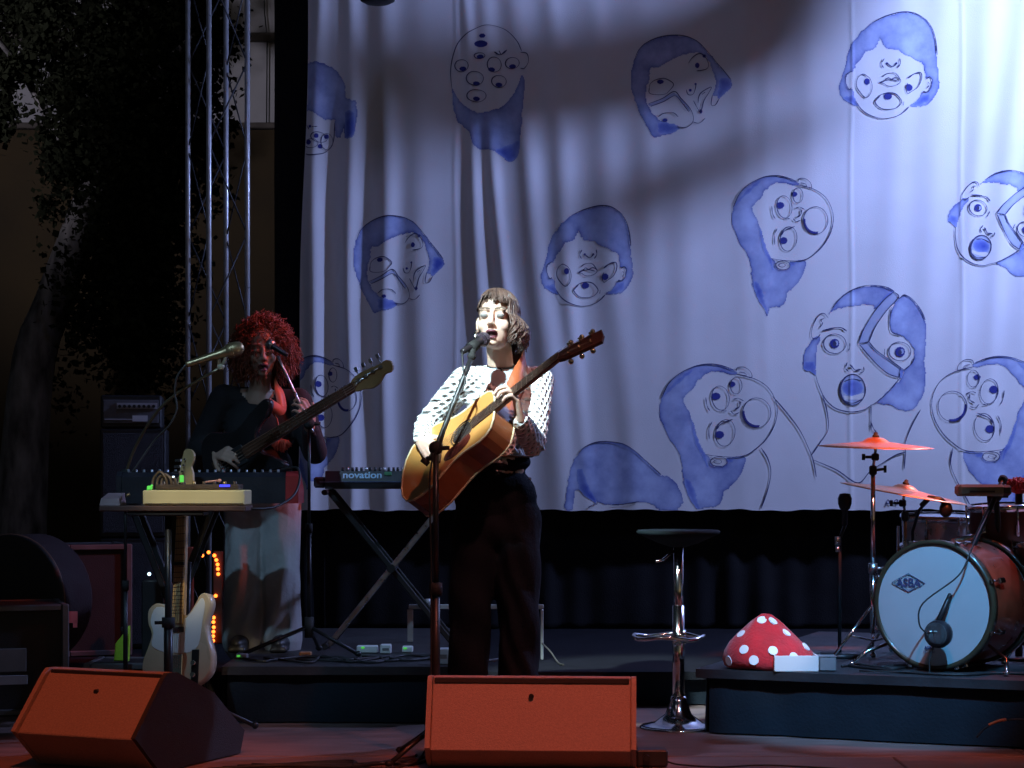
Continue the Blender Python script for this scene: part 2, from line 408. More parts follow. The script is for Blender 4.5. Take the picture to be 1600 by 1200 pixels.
# ================================================================== the painted cloth
BY = 11.5
S = BY / F_PX
rs = np.random.RandomState(4)
FOLDS = [  # (centre px, px drift per photo row, half width px, depth m, row where strongest)
    (492, -0.015, 13, 0.060, 500), (547, 0.0, 13, 0.058, 500), (602, 0.0, 16, 0.045, 500), (655, 0.01, 24, 0.020, 500),
    (742, 0.055, 11, 0.030, 420), (775, 0.07, 13, 0.030, 420), (830, 0.10, 20, 0.028, 420), (880, 0.07, 16, 0.022, 300), (950, 0.08, 22, 0.02, 350),
    (1010, 0.02, 26, 0.014, 200), (1070, -0.02, 30, 0.014, 300), (1165, 0.0, 18, 0.014, 60), (1195, 0.0, 14, 0.010, 100), (1262, 0.0, 26, 0.012, 80),
    (1395, -0.04, 26, 0.012, 200), (1455, -0.06, 22, 0.014, 150), (1520, -0.09, 18, 0.018, 120), (1572, -0.10, 18, 0.035, 80), (1620, -0.05, 22, 0.03, 150), (1690, 0.0, 25, 0.03, 300), (1780, 0, 28, 0.035, 300)]
def cloth_h(px, py):
    px = np.asarray(px, float); py = np.asarray(py, float)
    h = np.zeros(np.broadcast(px, py).shape)
    soft = 1.0 - 0.45 * np.clip((px - 900) / 300.0, 0, 1)
    for (c, dr_, w_, a, r0) in FOLDS:
        cc = c + dr_ * (py - 300) + 3 * np.sin(py / 97.0 + c)
        ww = w_ * (1 + 0.18 * np.sin(py / 140.0 + c * 0.7))
        h = h + soft * a * np.exp(-((px - cc) / ww) ** 2) * (0.22 + 0.78 * np.exp(-((py - r0) / 380.0) ** 2))
    sm = np.clip((1150 - px) / 500.0, 0.25, 1.0)
    h = h + sm * (0.005 * np.sin(px / 31.0 + 0.6 * np.sin(py / 170.0) + 1.4 * np.sin(px / 160.0)) + 0.003 * np.sin(px / 13.7 + py / 260.0 + 2 * np.sin(px / 77.0)))
    h = h + 0.0035 * np.sin((px * 0.9 + py * 0.35) / 37.0 + 2.0 * np.sin(py / 130.0)) * np.sin(py / 210.0 + px / 330.0)
    h = h + 0.010 * np.sin(px / 90.0 + py / 300.0) + 0.004 * np.sin((px + 0.6 * py) / 44.0) * np.clip((py - 450) / 300, 0, 1)
    for sx in (712, 1330, 1503):
        h = h + 0.004 * np.exp(-((px - sx - 1.5 * np.sin(py / 60.0)) / 2.6) ** 2)
    return h
def cloth_p(px, py, off=0.0):
    px = np.asarray(px, float); py = np.asarray(py, float)
    return np.stack([(px - 800) * S, BY - cloth_h(px, py) - off, EYE - (py - HOR) * S], -1)
def left_edge(py): return 481 - 0.022 * np.asarray(py, float) + 2.5 * np.sin(np.asarray(py, float) / 90)
def bottom_edge(px): return 797 + 1.2 * np.sin(np.asarray(px, float) / 23.0) + 0.8 * np.sin(np.asarray(px, float) / 7.3)
CLOTH = mat('white_muslin', (0.80, 0.80, 0.82), 0.9, var=0.05, vscale=3, bump=0.12, bscale=220, spec=0.15)
nx, ny = 560, 360
gx = np.linspace(0, 1, nx); gy = np.linspace(0, 1, ny)
GX, GY = np.meshgrid(gx, gy)
PYv = -300 + GY * (bottom_edge(480 + GX * 1500) + 300)
PXv = left_edge(PYv) * (1 - GX) + 2050 * GX
vv = cloth_p(PXv, PYv).reshape(-1, 3)
ii = np.arange(nx * ny).reshape(ny, nx)
ff = np.stack([ii[:-1, :-1], ii[1:, :-1], ii[1:, 1:], ii[:-1, 1:]], -1).reshape(-1, 4)
def grid_mesh(name, v, f, smooth=True):
    me = bpy.data.meshes.new(name); f = np.asarray(f); k = f.shape[1]
    me.vertices.add(len(v)); me.vertices.foreach_set('co', np.asarray(v, np.float32).ravel())
    me.loops.add(f.size); me.loops.foreach_set('vertex_index', f.astype(np.int32).ravel())
    me.polygons.add(len(f)); me.polygons.foreach_set('loop_start', np.arange(0, f.size, k, dtype=np.int32))
    me.polygons.foreach_set('use_smooth', np.full(len(f), smooth)); me.update(calc_edges=True); me.validate()
    return me
DROP = thing('painted_backdrop', 'tall white cloth painted with blue-haired cartoon heads behind the band', 'backdrop', ((800 - 800) * S, BY, EYE - (797 - HOR) * S))
link_mesh('cloth', grid_mesh('cloth', vv, ff), [CLOTH], DROP)
MB().cyl((-1.3, BY + 0.02, EYE + 1040 * S), (4.6, BY + 0.02, EYE + 1040 * S), 0.025).build('batten', STEEL, DROP)

# ---- watercolour heads: hair washes and ink lines laid on the cloth
def wash_mat(name, col, dark, pool=0.32, lo=0.36, hi=0.88):
    m = bpy.data.materials.new(name); m.use_nodes = True; t = m.node_tree; N = t.nodes; L = t.links; b = N['Principled BSDF']
    b.inputs['Roughness'].default_value = 0.9; b.inputs['Specular IOR Level'].default_value = 0.15
    tc = N.new('ShaderNodeTexCoord'); nz = N.new('ShaderNodeTexNoise'); nz.inputs['Scale'].default_value = 7; nz.inputs['Detail'].default_value = 7; nz.inputs['Roughness'].default_value = 0.62
    L.new(tc.outputs['Object'], nz.inputs[0])
    at = N.new('ShaderNodeAttribute'); at.attribute_name = 'pool'
    ad = N.new('ShaderNodeMath'); ad.operation = 'MULTIPLY_ADD'; L.new(at.outputs['Fac'], ad.inputs[0]); ad.inputs[1].default_value = pool; L.new(nz.outputs[0], ad.inputs[2])
    rp = N.new('ShaderNodeValToRGB'); e = rp.color_ramp.elements
    e[0].position = lo; e[0].color = (*col, 1); e[1].position = hi; e[1].color = (*dark, 1)
    L.new(ad.outputs[0], rp.inputs[0]); L.new(rp.outputs[0], b.inputs['Base Color']); return m
WASH = wash_mat('blue_wash', (0.50, 0.59, 0.87), (0.13, 0.17, 0.46))
WASH_D = wash_mat('deep_blue_wash', (0.30, 0.39, 0.76), (0.07, 0.11, 0.50), -0.42, 0.12, 0.60)
WASH_L = wash_mat('pale_blue_wash', (0.54, 0.60, 0.78), (0.36, 0.42, 0.64))
PUPIL = mat('navy_ink', (0.05, 0.06, 0.30), 0.9, var=0.3, vscale=30, spec=0.1)
INK = mat('blue_black_ink', (0.07, 0.075, 0.17), 0.9, var=0.3, vscale=30, spec=0.1)
PAPER = CLOTH
HEADMATS = [WASH, WASH_D, WASH_L, INK, PAPER, PUPIL]

def inside(poly, x, y):
    c = np.zeros(x.shape, bool); n = len(poly); j = n - 1
    for i in range(n):
        xi, yi = poly[i]; xj, yj = poly[j]
        if yi != yj: c ^= ((yi > y) != (yj > y)) & (x < (xj - xi) * (y - yi) / (yj - yi) + xi)
        j = i
    return c
class Head:
    def __init__(s, T): s.T = T; s.fv = []; s.ff = []; s.fm = []; s.pool = []; s.n = 0; s.k = 0
    def fill(s, pts, mi, smooth=True, step=1.25, rag=1.2):
        pts = catmull(pts, 4, True) if smooth else pts
        pl = np.array([s.T(p[0], p[1]) for p in pts], float)
        d = np.roll(pl, -1, 0) - pl
        if rag:    # ragged brush edge
            nn = len(pl); rr = np.random.RandomState(nn + s.k); pl = pl + rr.uniform(-rag, rag, pl.shape)
        x0, y0 = pl.min(0) - 2; x1, y1 = pl.max(0) + 2
        xs = np.arange(x0, x1, step); ys = np.arange(y0, y1, step)
        if len(xs) < 2 or len(ys) < 2: return
        cx, cy = np.meshgrid(xs[:-1] + step / 2, ys[:-1] + step / 2)
        ok = inside(pl, cx, cy) & (cy < bottom_edge(cx) - 0.5) & (cx > left_edge(cy) + 1)
        if not ok.any(): return
        VX, VY = np.meshgrid(xs, ys); s.k += 1
        a = pl; b = np.roll(pl, -1, 0); ab = b - a; l2 = (ab ** 2).sum(1) + 1e-9      # distance to the edge: pigment pools there
        used = np.zeros(VX.shape, bool)
        for (i, j) in ((0, 0), (0, 1), (1, 0), (1, 1)): used[i:i + ok.shape[0], j:j + ok.shape[1]] |= ok
        q = np.stack([VX[used], VY[used]], -1)
        dist = np.full(len(q), 1e9)
        for i in range(len(a)):
            t = np.clip(((q - a[i]) @ ab[i]) / l2[i], 0, 1); dist = np.minimum(dist, np.hypot(*(q - (a[i] + t[:, None] * ab[i])).T))
        idm = -np.ones(VX.shape, int); idm[used] = np.arange(used.sum()) + s.n
        s.fv.append(cloth_p(q[:, 0], q[:, 1], 0.0010 + 0.00024 * min(s.k, 17))); s.pool.append(np.exp(-dist / 2.6)); s.n += len(q)
        r_, c_ = np.nonzero(ok)
        s.ff.append(np.stack([idm[r_, c_], idm[r_ + 1, c_], idm[r_ + 1, c_ + 1], idm[r_, c_ + 1]], -1)); s.fm.append(np.full(len(r_), mi))
    def line(s, pts, w=1.5, mi=3, closed=False, raw=False):
        pts = catmull(pts, 6, closed)
        pl = np.array([(p if raw else s.T(p[0], p[1])) for p in pts], float)
        if closed: pl = np.vstack([pl, pl[:1]])
        t = np.gradient(pl, axis=0); nn = np.stack([-t[:, 1], t[:, 0]], -1); nn /= np.linalg.norm(nn, axis=1, keepdims=True) + 1e-9
        m = len(pl); ww = 1.12 * w * (0.72 + 0.28 * np.sin(np.linspace(0, 9, m) + m)) * 0.5
        if not closed: ww = ww * np.clip(np.minimum(np.arange(m), np.arange(m)[::-1]) / 3.0 + 0.45, 0, 1)
        A = pl + nn * ww[:, None]; B = pl - nn * ww[:, None]
        ok = (pl[:, 1] < bottom_edge(pl[:, 0]) - 1) & (pl[:, 0] > left_edge(pl[:, 1]) + 1)
        q = np.empty((2 * m, 2)); q[0::2] = A; q[1::2] = B
        s.fv.append(cloth_p(q[:, 0], q[:, 1], 0.0058)); s.pool.append(np.zeros(2 * m))
        f = np.array([(s.n + 2 * i, s.n + 2 * i + 1, s.n + 2 * i + 3, s.n + 2 * i + 2) for i in range(m - 1) if ok[i] and ok[i + 1]])
        s.n += 2 * m
        if len(f): s.ff.append(f); s.fm.append(np.full(len(f), mi))
    def oval(s, c, rx, ry, rot=0, w=1.5, mi=3, a0=0, a1=360):
        full = a1 - a0 >= 360; n = 14; q = []
        for i in range(n if full else n + 1):
            a = R(a0 + (a1 - a0) * i / n); x = rx * math.cos(a); y = ry * math.sin(a); cr, sr = math.cos(R(rot)), math.sin(R(rot))
            q.append((c[0] + x * cr - y * sr, c[1] + x * sr + y * cr))
        s.line(q, w, mi, full)
    def dot(s, c, rx, ry=None, mi=5, rot=0):
        ry = ry or rx; cr, sr = math.cos(R(rot)), math.sin(R(rot))
        s.fill([(c[0] + rx * math.cos(a) * cr - ry * math.sin(a) * sr, c[1] + rx * math.cos(a) * sr + ry * math.sin(a) * cr) for a in [2 * math.pi * i / 12 for i in range(12)]], mi, False, 0.7, 0)
    def build(s, label):
        v = np.vstack(s.fv); f = np.vstack(s.ff); me = grid_mesh('painted_head', v, f)
        me.polygons.foreach_set('material_index', np.concatenate(s.fm).astype(np.int32))
        at = me.attributes.new('pool', 'FLOAT', 'POINT'); at.data.foreach_set('value', np.concatenate(s.pool).astype(np.float32))
        o = link_mesh('painted_head', me, HEADMATS, DROP); o['label'] = label; return o

def head_a(T, label):     # bob with features slipped down the face, an eye for a mouth
    h = Head(T)
    h.fill([(300, 830), (200, 795), (160, 740), (155, 660), (190, 560), (215, 450), (250, 350), (330, 250), (420, 175), (520, 130), (640, 100), (740, 105), (820, 150), (875, 220), (905, 320), (918, 430), (925, 540), (938, 620), (930, 700), (890, 770), (830, 820), (760, 830), (710, 830), (770, 780), (805, 718), (850, 712), (880, 650), (866, 605), (830, 610), (825, 540), (800, 490), (740, 460), (660, 420), (610, 395), (540, 385), (500, 350), (480, 300), (455, 340), (420, 390), (370, 400), (340, 440), (290, 500), (262, 555), (215, 590), (205, 650), (240, 700), (262, 710), (280, 780)], 0)
    h.fill([(300, 830), (215, 795), (190, 760), (240, 750), (262, 745), (285, 790)], 1); h.fill([(720, 825), (780, 775), (820, 735), (860, 740), (850, 790), (790, 822)], 1)
    h.line([(280, 790), (330, 860), (400, 905), (500, 928), (600, 910), (660, 875), (700, 835)], 1.6)
    h.line([(420, 175), (520, 128), (640, 98), (740, 104), (822, 150), (878, 220), (908, 320), (920, 430)], 1.5)
    h.line([(250, 560), (208, 590), (205, 650), (230, 700), (248, 690)], 1.2); h.line([(835, 620), (860, 602), (882, 622), (875, 680), (845, 718), (810, 714)], 1.3); h.line([(850, 640), (860, 660), (845, 690)], 1)
    h.line([(505, 460), (485, 500), (500, 535)], 1.6); h.line([(625, 460), (630, 500), (608, 535)], 1.6); h.line([(525, 495), (548, 515), (570, 525), (590, 512), (602, 495)], 1.8); h.dot((528, 498), 10); h.dot((600, 498), 9)
    h.line([(465, 645), (500, 640), (535, 610), (560, 622), (600, 608), (634, 635), (600, 668), (540, 676), (500, 655), (465, 645)], 1.4); h.line([(490, 605), (530, 578), (590, 576), (635, 628)], 1.2); h.line([(480, 640), (550, 625), (620, 638)], 1.4)
    h.line([(330, 585), (295, 620), (290, 680), (320, 730), (360, 765), (395, 740), (412, 680), (395, 620), (360, 590)], 1.4, closed=True); h.dot((372, 640), 22, 26)
    h.line([(688, 615), (740, 580), (792, 568), (798, 620), (770, 680), (720, 715), (690, 732), (675, 690), (690, 650)], 1.4); h.line([(688, 615), (740, 578), (790, 567)], 2.2); h.dot((702, 685), 28)
    h.line([(435, 800), (470, 750), (530, 728), (590, 735), (630, 772), (640, 805), (600, 845), (540, 856), (480, 848)], 1.6, closed=True); h.dot((535, 755), 32, 26); h.line([(430, 800), (475, 748)], 2); h.line([(660, 795), (655, 825)], 1)
    return h.build(label)
def head_b(T, label):     # bob cut in slices with a hand over the mouth
    h = Head(T)
    h.fill([(545, 965), (480, 1000), (400, 1020), (350, 1040), (310, 960), (265, 870), (220, 760), (190, 650), (182, 540), (205, 420), (240, 330), (310, 265), (400, 225), (500, 210), (600, 220), (690, 265), (760, 340), (830, 430), (880, 490), (935, 560), (945, 620), (900, 670), (850, 720), (835, 700), (800, 690), (830, 600), (800, 500), (770, 420), (740, 380), (680, 350), (600, 360), (520, 390), (440, 440), (370, 470), (330, 480), (320, 560), (300, 640), (295, 740), (320, 800), (370, 870), (430, 910), (500, 930)], 0)
    h.fill([(860, 560), (930, 560), (945, 620), (900, 670), (855, 718), (838, 690), (850, 620)], 1); h.fill([(385, 920), (450, 915), (520, 930), (545, 965), (480, 998), (400, 1000)], 1)
    h.line([(205, 420), (240, 330), (310, 265), (400, 225), (500, 210), (600, 220), (690, 265), (760, 340), (830, 430), (880, 490), (940, 570)], 1.4)
    h.line([(320, 640), (330, 600), (370, 570), (430, 558), (480, 580), (505, 610), (480, 650), (440, 685), (370, 690), (322, 678)], 1.3, closed=True); h.dot((405, 585), 26, 18)
    h.line([(310, 765), (420, 720), (510, 665), (560, 720), (620, 790), (650, 850), (650, 910), (600, 955), (530, 950)], 1.4); h.line([(330, 785), (430, 745), (515, 700), (570, 760), (620, 830)], 1.2)
    h.fill([(310, 765), (420, 720), (510, 668), (560, 722), (620, 790), (625, 828), (570, 760), (515, 700), (430, 745), (330, 783)], 2, False)
    h.line([(385, 870), (430, 840), (500, 835), (540, 870)], 1.2); h.dot((440, 895), 20, 15)
    h.line([(600, 650), (615, 690), (650, 690), (668, 650), (676, 600)], 1.3); h.dot((632, 655), 11); h.dot((672, 605), 9)
    h.line([(615, 440), (650, 390), (700, 360), (740, 380), (770, 440), (760, 480), (720, 495), (680, 500)], 1.4); h.dot((685, 455), 17, 22); h.dot((738, 380), 13)
    h.line([(690, 760), (695, 710), (720, 670), (790, 630), (770, 680), (735, 740), (712, 835)], 1.5); h.line([(655, 740), (685, 800), (712, 845)], 1.2); h.line([(720, 690), (745, 670)], 1.2); h.line([(800, 690), (790, 770), (820, 775), (852, 722)], 1.3); h.dot((713, 825), 11, 16)
    h.line([(650, 912), (700, 920), (745, 880)], 1.1)
    return h.build(label)
def head_c(T, label, neck=None):     # long hair, three eyes, a big bubble for a mouth
    h = Head(T)
    h.fill([(575, 160), (500, 130), (420, 117), (330, 130), (230, 180), (160, 250), (120, 340), (107, 440), (130, 530), (180, 630), (235, 720), (245, 800), (250, 880), (280, 980), (330, 1060), (365, 1125), (385, 1065), (440, 1060), (490, 1030), (510, 960), (560, 910), (610, 850), (642, 735), (530, 738), (526, 765), (500, 790), (450, 790), (420, 760), (420, 735), (395, 712), (360, 660), (330, 560), (300, 460), (255, 345), (300, 290), (350, 220), (400, 175), (470, 165), (575, 185)], 0)
    h.fill([(260, 880), (300, 890), (330, 960), (345, 1030), (368, 1110), (330, 1055), (282, 975)], 1); h.fill([(525, 738), (575, 736), (560, 760), (530, 765)], 1); h.fill([(300, 470), (330, 560), (365, 660), (395, 715), (405, 800), (370, 720), (330, 640)], 1)
    h.fill([(130, 330), (180, 250), (260, 180), (320, 150), (270, 200), (190, 275)], 1)
    h.line([(390, 712), (450, 722), (560, 730), (640, 718), (700, 680), (770, 610), (820, 520), (838, 430), (825, 350), (780, 270), (700, 215), (580, 182)], 1.6)
    h.line([(575, 158), (500, 128), (420, 115), (330, 128), (230, 178), (160, 248), (118, 340)], 1.5)
    h.line([(580, 165), (590, 140), (632, 137), (670, 165), (680, 200), (660, 206)], 1.3); h.line([(600, 168), (635, 176), (645, 192), (625, 190)], 1.2)
    h.oval((475, 760), 52, 32, 0, 1.3); h.oval((468, 760), 24, 13, 0, 1.2)
    h.oval((582, 258), 36, 54, 0, 1.4); h.dot((557, 248), 21, 18); h.oval((485, 340), 54, 80, -8, 1.5); h.dot((457, 328), 28, 24); h.line([(393, 335), (400, 390), (420, 427)], 1.5)
    h.oval((515, 570), 60, 88, 8, 1.5); h.dot((480, 582), 28, 25); h.line([(433, 495), (413, 545), (415, 612)], 1.5); h.line([(462, 545), (490, 510), (560, 480)], 2.0)
    h.line([(565, 350), (595, 342), (630, 360)], 1.3); h.line([(605, 360), (603, 395), (573, 416)], 2.2); h.line([(548, 424), (570, 446), (602, 436)], 1.4); h.line([(490, 425), (525, 425)], 1.4)
    h.oval((710, 437), 88, 98, 0, 1.5)
    ar = lambda r1, r2, a: (710 + r1 * math.cos(R(a)), 437 + r2 * math.sin(R(a)))
    h.fill([ar(90, 100, a) for a in range(188, 68, -12)] + [(710 + 78 * math.cos(R(a)) + 3, 437 + 84 * math.sin(R(a)) - 2) for a in range(78, 190, 12)], 5, False, 0.7, 0)
    for q in (neck or []): h.line(q, 1.8, raw=True)
    return h.build(label)
def head_d(T, label, neck=None):     # head split by a slab, mouth wide open
    h = Head(T)
    h.fill([(270, 365), (300, 310), (360, 235), (440, 175), (530, 140), (620, 130), (720, 145), (785, 175), (740, 220), (690, 270), (640, 315), (620, 290), (570, 280), (500, 285), (420, 300), (340, 315), (285, 345)], 0)
    h.fill([(785, 180), (820, 220), (740, 310), (680, 390), (630, 470), (590, 570), (510, 580), (540, 490), (590, 400), (650, 310), (720, 230)], 2, False, rag=0)
    h.fill([(515, 590), (590, 570), (640, 630), (720, 690), (835, 765), (825, 850), (740, 820), (660, 755), (590, 680)], 2, False, rag=0)
    h.fill([(870, 205), (930, 240), (990, 320), (1025, 400), (1040, 500), (1030, 620), (1025, 720), (1030, 850), (1020, 960), (980, 1040), (920, 1105), (830, 1100), (760, 1070), (700, 1060), (650, 1040), (720, 980), (800, 900), (860, 830), (862, 790), (920, 740), (945, 690), (940, 630), (900, 570), (840, 520), (770, 495), (755, 420), (770, 310), (830, 230)], 0)
    h.fill([(155, 545), (205, 530), (185, 620), (172, 720), (172, 830), (130, 800), (85, 790), (72, 720), (100, 630)], 0); h.fill([(78, 735), (120, 720), (168, 740), (172, 828), (130, 800), (88, 788)], 1)
    h.fill([(835, 775), (862, 795), (845, 855), (828, 850)], 1, False, 0.8, 0); h.fill([(650, 300), (740, 215), (785, 178), (760, 180), (690, 235)], 1)
    h.line([(172, 830), (200, 920), (250, 1020), (330, 1090), (440, 1118), (540, 1105), (600, 1070), (650, 1040), (740, 960), (830, 855)], 1.7)
    for pl in ([(785, 180), (820, 222), (740, 310), (680, 390), (630, 470), (590, 570)], [(785, 178), (720, 230), (650, 310), (590, 400), (540, 490), (508, 582)], [(508, 584), (592, 570)], [(590, 570), (640, 630), (720, 690), (862, 790)], [(515, 590), (590, 680), (660, 755), (740, 820), (825, 850)], [(835, 768), (825, 850)], [(762, 300), (752, 420), (768, 495), (840, 520)], [(862, 792), (920, 742), (945, 690)]): h.line(pl, 1.6)
    h.line([(300, 310), (360, 235), (440, 175), (530, 138), (620, 128), (720, 143), (785, 175)], 1.5); h.line([(830, 228), (868, 204), (930, 238), (992, 320), (1028, 400)], 1.5)
    h.line([(270, 385), (240, 350), (200, 360), (160, 420), (138, 500), (150, 545), (185, 540), (207, 512)], 1.4); h.line([(240, 388), (210, 400), (225, 425), (205, 460)], 1.3)
    h.line([(220, 485), (310, 463), (370, 460), (415, 487)], 2.0); h.oval((322, 585), 88, 76, 0, 1.7); h.dot((322, 583), 37); h.dot((336, 580), 15, 20, 2); h.dot((322, 585), 14, 20, 3)
    h.oval((830, 645), 86, 73, 4, 1.7); h.dot((833, 648), 39); h.dot((848, 645), 15, 20, 2); h.dot((832, 652), 14, 20, 3); h.line([(440, 580), (438, 615), (428, 640)], 1.3); h.line([(712, 625), (710, 675)], 1.2)
    h.line([(420, 730), (408, 775), (428, 802)], 1.6); h.line([(438, 748), (462, 770), (485, 792), (528, 784)], 2.4); h.line([(548, 765), (548, 800), (518, 815)], 1.5)
    h.dot((463, 945), 98, 120, 2); h.oval((463, 945), 98, 120, 0, 2.6); h.dot((462, 930), 84, 66, 1); h.fill([(385, 988), (440, 998), (550, 968), (548, 1000), (520, 1022), (400, 1024)], 4, False, 0.8, 0); h.line([(385, 1026), (460, 1050), (545, 1016)], 1.5); h.line([(395, 880), (460, 860), (535, 876)], 1.4)
    for q in (neck or []): h.line(q, 1.8, raw=True)
    return h.build(label)
def zt(ox, oy, s): return lambda x, y: (ox + x / s, oy + y / s)
TA = zt(1280, 0, 5.0); TBm = zt(520, 300, 5.4545); TCm = zt(1120, 250, 4.6136); TD = zt(1240, 420, 5.0)
def aff(T, x0, y0, x1, y1, sx, sy, rot=0):
    cr, sr = math.cos(R(rot)), math.sin(R(rot))
    def g(x, y):
        a, b = T(x, y); a = (a - x0) * sx; b = (b - y0) * sy
        return (x1 + a * cr - b * sr, y1 + a * sr + b * cr)
    return g
Z8 = lambda L: [zt(1020, 540, 4.2867)(*p) for p in L]
ZD = lambda L: [zt(1240, 640, 4.4444)(*p) for p in L]
head_a(TA, 'blue bob head with an eye for a mouth, in the bright top right')
head_a(aff(TA, 1389.2, 20, 917, 322, 0.915, 0.945), 'blue bob head with an eye for a mouth, above the singer')
head_b(TBm, 'sliced blue bob head with hand on mouth, above the keyboard')
head_b(aff(TBm, 553.4, 338.5, 986, 55, 1.12, 1.06), 'sliced blue bob head with hand on mouth, top centre')
head_c(TCm, 'three-eyed long-haired head with a bubble mouth, upper right')
head_c(aff(TCm, 1273.9, 344.7, 1182, 645, 1.16, 1.09), 'three-eyed long-haired head with a bubble mouth, low centre', [Z8([(800, 340), (880, 430), (980, 560), (1040, 680), (1075, 770), (1095, 880)]), Z8([(725, 685), (770, 760), (790, 850), (770, 960), (725, 1090)])])
head_c(aff(TCm, 1273.9, 344.7, 1488, 635, -1.17, 1.12), 'mirrored three-eyed head with a bubble mouth behind the drums', [ZD([(880, 0), (820, 110), (775, 230), (775, 295), (768, 410)]), ZD([(1105, 265), (1090, 380), (1140, 510), (1235, 690)])])
head_c(aff(TCm, 1273.9, 344.7, 542.7, 623, 0.8, 0.95), 'half hidden bubble-mouth head at the left edge behind the bass neck')
head_d(TD, 'large split head with wide open mouth and bare neck, right of centre', [Z8([(1135, 330), (1165, 430), (1175, 560), (1120, 650), (1062, 735)]), [(1361, 632), (1361, 655), (1361, 672)], ZD([(535, 85), (555, 130), (575, 160)]), ZD([(140, 350), (300, 420), (445, 510), (530, 430), (610, 375), (700, 320), (775, 295)]), ZD([(640, 670), (655, 625), (675, 668)]), ZD([(645, 652), (672, 650)]), ZD([(718, 670), (720, 628), (700, 635), (705, 655), (720, 648)])])
head_d(aff(TD, 1304.4, 537, 1528, 325, 0.80, 0.80, 17.6), 'split head with wide open mouth cut off by the right edge')
# many-eyed bearded head, left head, loose hair
TE = zt(690, 10, 4.8); h = Head(TE)
h.fill([(80, 620), (90, 760), (120, 870), (190, 920), (230, 1020), (280, 1070), (400, 1090), (470, 1140), (510, 1165), (575, 1120), (590, 990), (600, 850), (615, 700), (620, 560), (600, 520), (570, 600), (520, 690), (430, 765), (300, 800), (200, 770), (130, 700)], 0)
h.fill([(400, 1085), (470, 1140), (510, 1165), (575, 1120), (585, 1010), (500, 1040)], 1); h.dot((295, 285), 50, 26); h.dot((305, 225), 24, 16)
h.line([(80, 640), (68, 500), (85, 380), (130, 270), (220, 190), (340, 145), (470, 175), (560, 260), (600, 340)], 1.4); h.line([(590, 350), (640, 360), (650, 420), (620, 470), (590, 470)], 1.4)
for (c, rx, ry, pc) in (((150, 450), 50, 45, (160, 472)), ((395, 440), 52, 56, (375, 478)), ((250, 545), 64, 52, (262, 583)), ((430, 565), 55, 45, (430, 590)), ((262, 675), 72, 46, (262, 697)), ((530, 430), 52, 42, (532, 455)), ((285, 375), 40, 22, (290, 382))):
    h.oval(c, rx, ry, 0, 1.5); h.dot(pc, 26, 17)
h.line([(395, 345), (440, 365), (490, 330)], 2.2); h.line([(430, 335), (445, 362)], 1.8); h.build('bearded head covered in eyes, in the shaded top left')
TFm = zt(470, 90, 7.06); h = Head(TFm)
h.fill([(20, 560), (20, 200), (60, 80), (130, 50), (250, 70), (370, 130), (450, 220), (490, 330), (500, 450), (600, 490), (620, 600), (600, 800), (580, 880), (490, 890), (480, 760), (440, 880), (380, 860), (375, 700), (340, 690), (260, 680), (190, 640), (130, 600), (60, 590)], 0)
h.fill([(495, 620), (600, 620), (600, 800), (575, 880), (492, 885)], 1); h.line([(30, 1060), (120, 1082), (250, 1060), (330, 990), (365, 900), (375, 720)], 1.5)
for (c, r_) in (((105, 765), 16), ((175, 870), 26), ((285, 875), 26), ((90, 940), 28), ((218, 985), 26)): h.dot(c, r_)
h.line([(125, 775), (188, 768)], 1.4); h.oval((205, 885), 90, 55, 10, 1.3); h.oval((120, 955), 75, 50, 0, 1.2); h.oval((290, 930), 65, 90, 0, 1.2); h.line([(60, 720), (75, 760), (95, 800)], 1.3)
h.build('blue-haired head at the left edge of the cloth, near the top')
TL = zt(860, 660, 6.667); h = Head(TL)
h.fill([(150, 905), (160, 780), (180, 640), (210, 470), (270, 360), (340, 270), (420, 225), (520, 200), (650, 205), (770, 230), (880, 300), (980, 390), (1080, 480), (1150, 545), (1220, 570), (1310, 640), (1360, 740), (1380, 830), (1340, 880), (1310, 915), (1140, 915), (1090, 870), (1000, 835), (900, 830), (760, 850), (640, 860), (500, 840), (440, 800), (340, 740), (280, 700), (250, 740), (230, 905)], 0)
h.fill([(270, 520), (330, 480), (380, 620), (450, 760), (480, 840), (400, 790), (300, 690)], 1); h.line([(300, 320), (340, 270), (420, 225), (520, 200), (650, 205), (770, 230), (880, 300), (980, 390), (1080, 480), (1150, 545)], 1.5); h.line([(390, 890), (440, 860), (490, 845)], 1.5); h.line([(640, 860), (760, 850), (920, 825)], 1.4)
h.build('crown of blue hair rising from the bottom edge of the cloth')

# ================================================================== black drapes
def drape(name, label, x0, x1, y, z0, z1, amp=0.035, wl=0.17, nxs=None):
    nxs = nxs or int((x1 - x0) / 0.02); u = np.linspace(0, 1, nxs); v = np.linspace(0, 1, 24); U, V = np.meshgrid(u, v)
    X = x0 + (x1 - x0) * U; Z = z0 + (z1 - z0) * V
    ph = X / wl * 2 * np.pi
    Yv = y - amp * (np.sin(ph + 0.7 * np.sin(X * 3)) * (0.6 + 0.4 * np.cos(X * 5)) * (1 - 0.35 * V)) - 0.008 * np.sin(Z * 5 + X * 9)
    i = np.arange(U.size).reshape(U.shape); f = np.stack([i[:-1, :-1], i[:-1, 1:], i[1:, 1:], i[1:, :-1]], -1).reshape(-1, 4)
    o = link_mesh(name, grid_mesh(name, np.stack([X, Yv, Z], -1).reshape(-1, 3), f), [BLACK_CLOTH]); m = o.modifiers.new('t', 'SOLIDIFY'); m.thickness = 0.004
    return tag(o, label, 'curtain', 'black stage curtains')
drape('stage_curtain', 'long black curtain hanging below the painted cloth', -1.45, 4.7, BY + 0.14, 0.160, 0.98, 0.018)
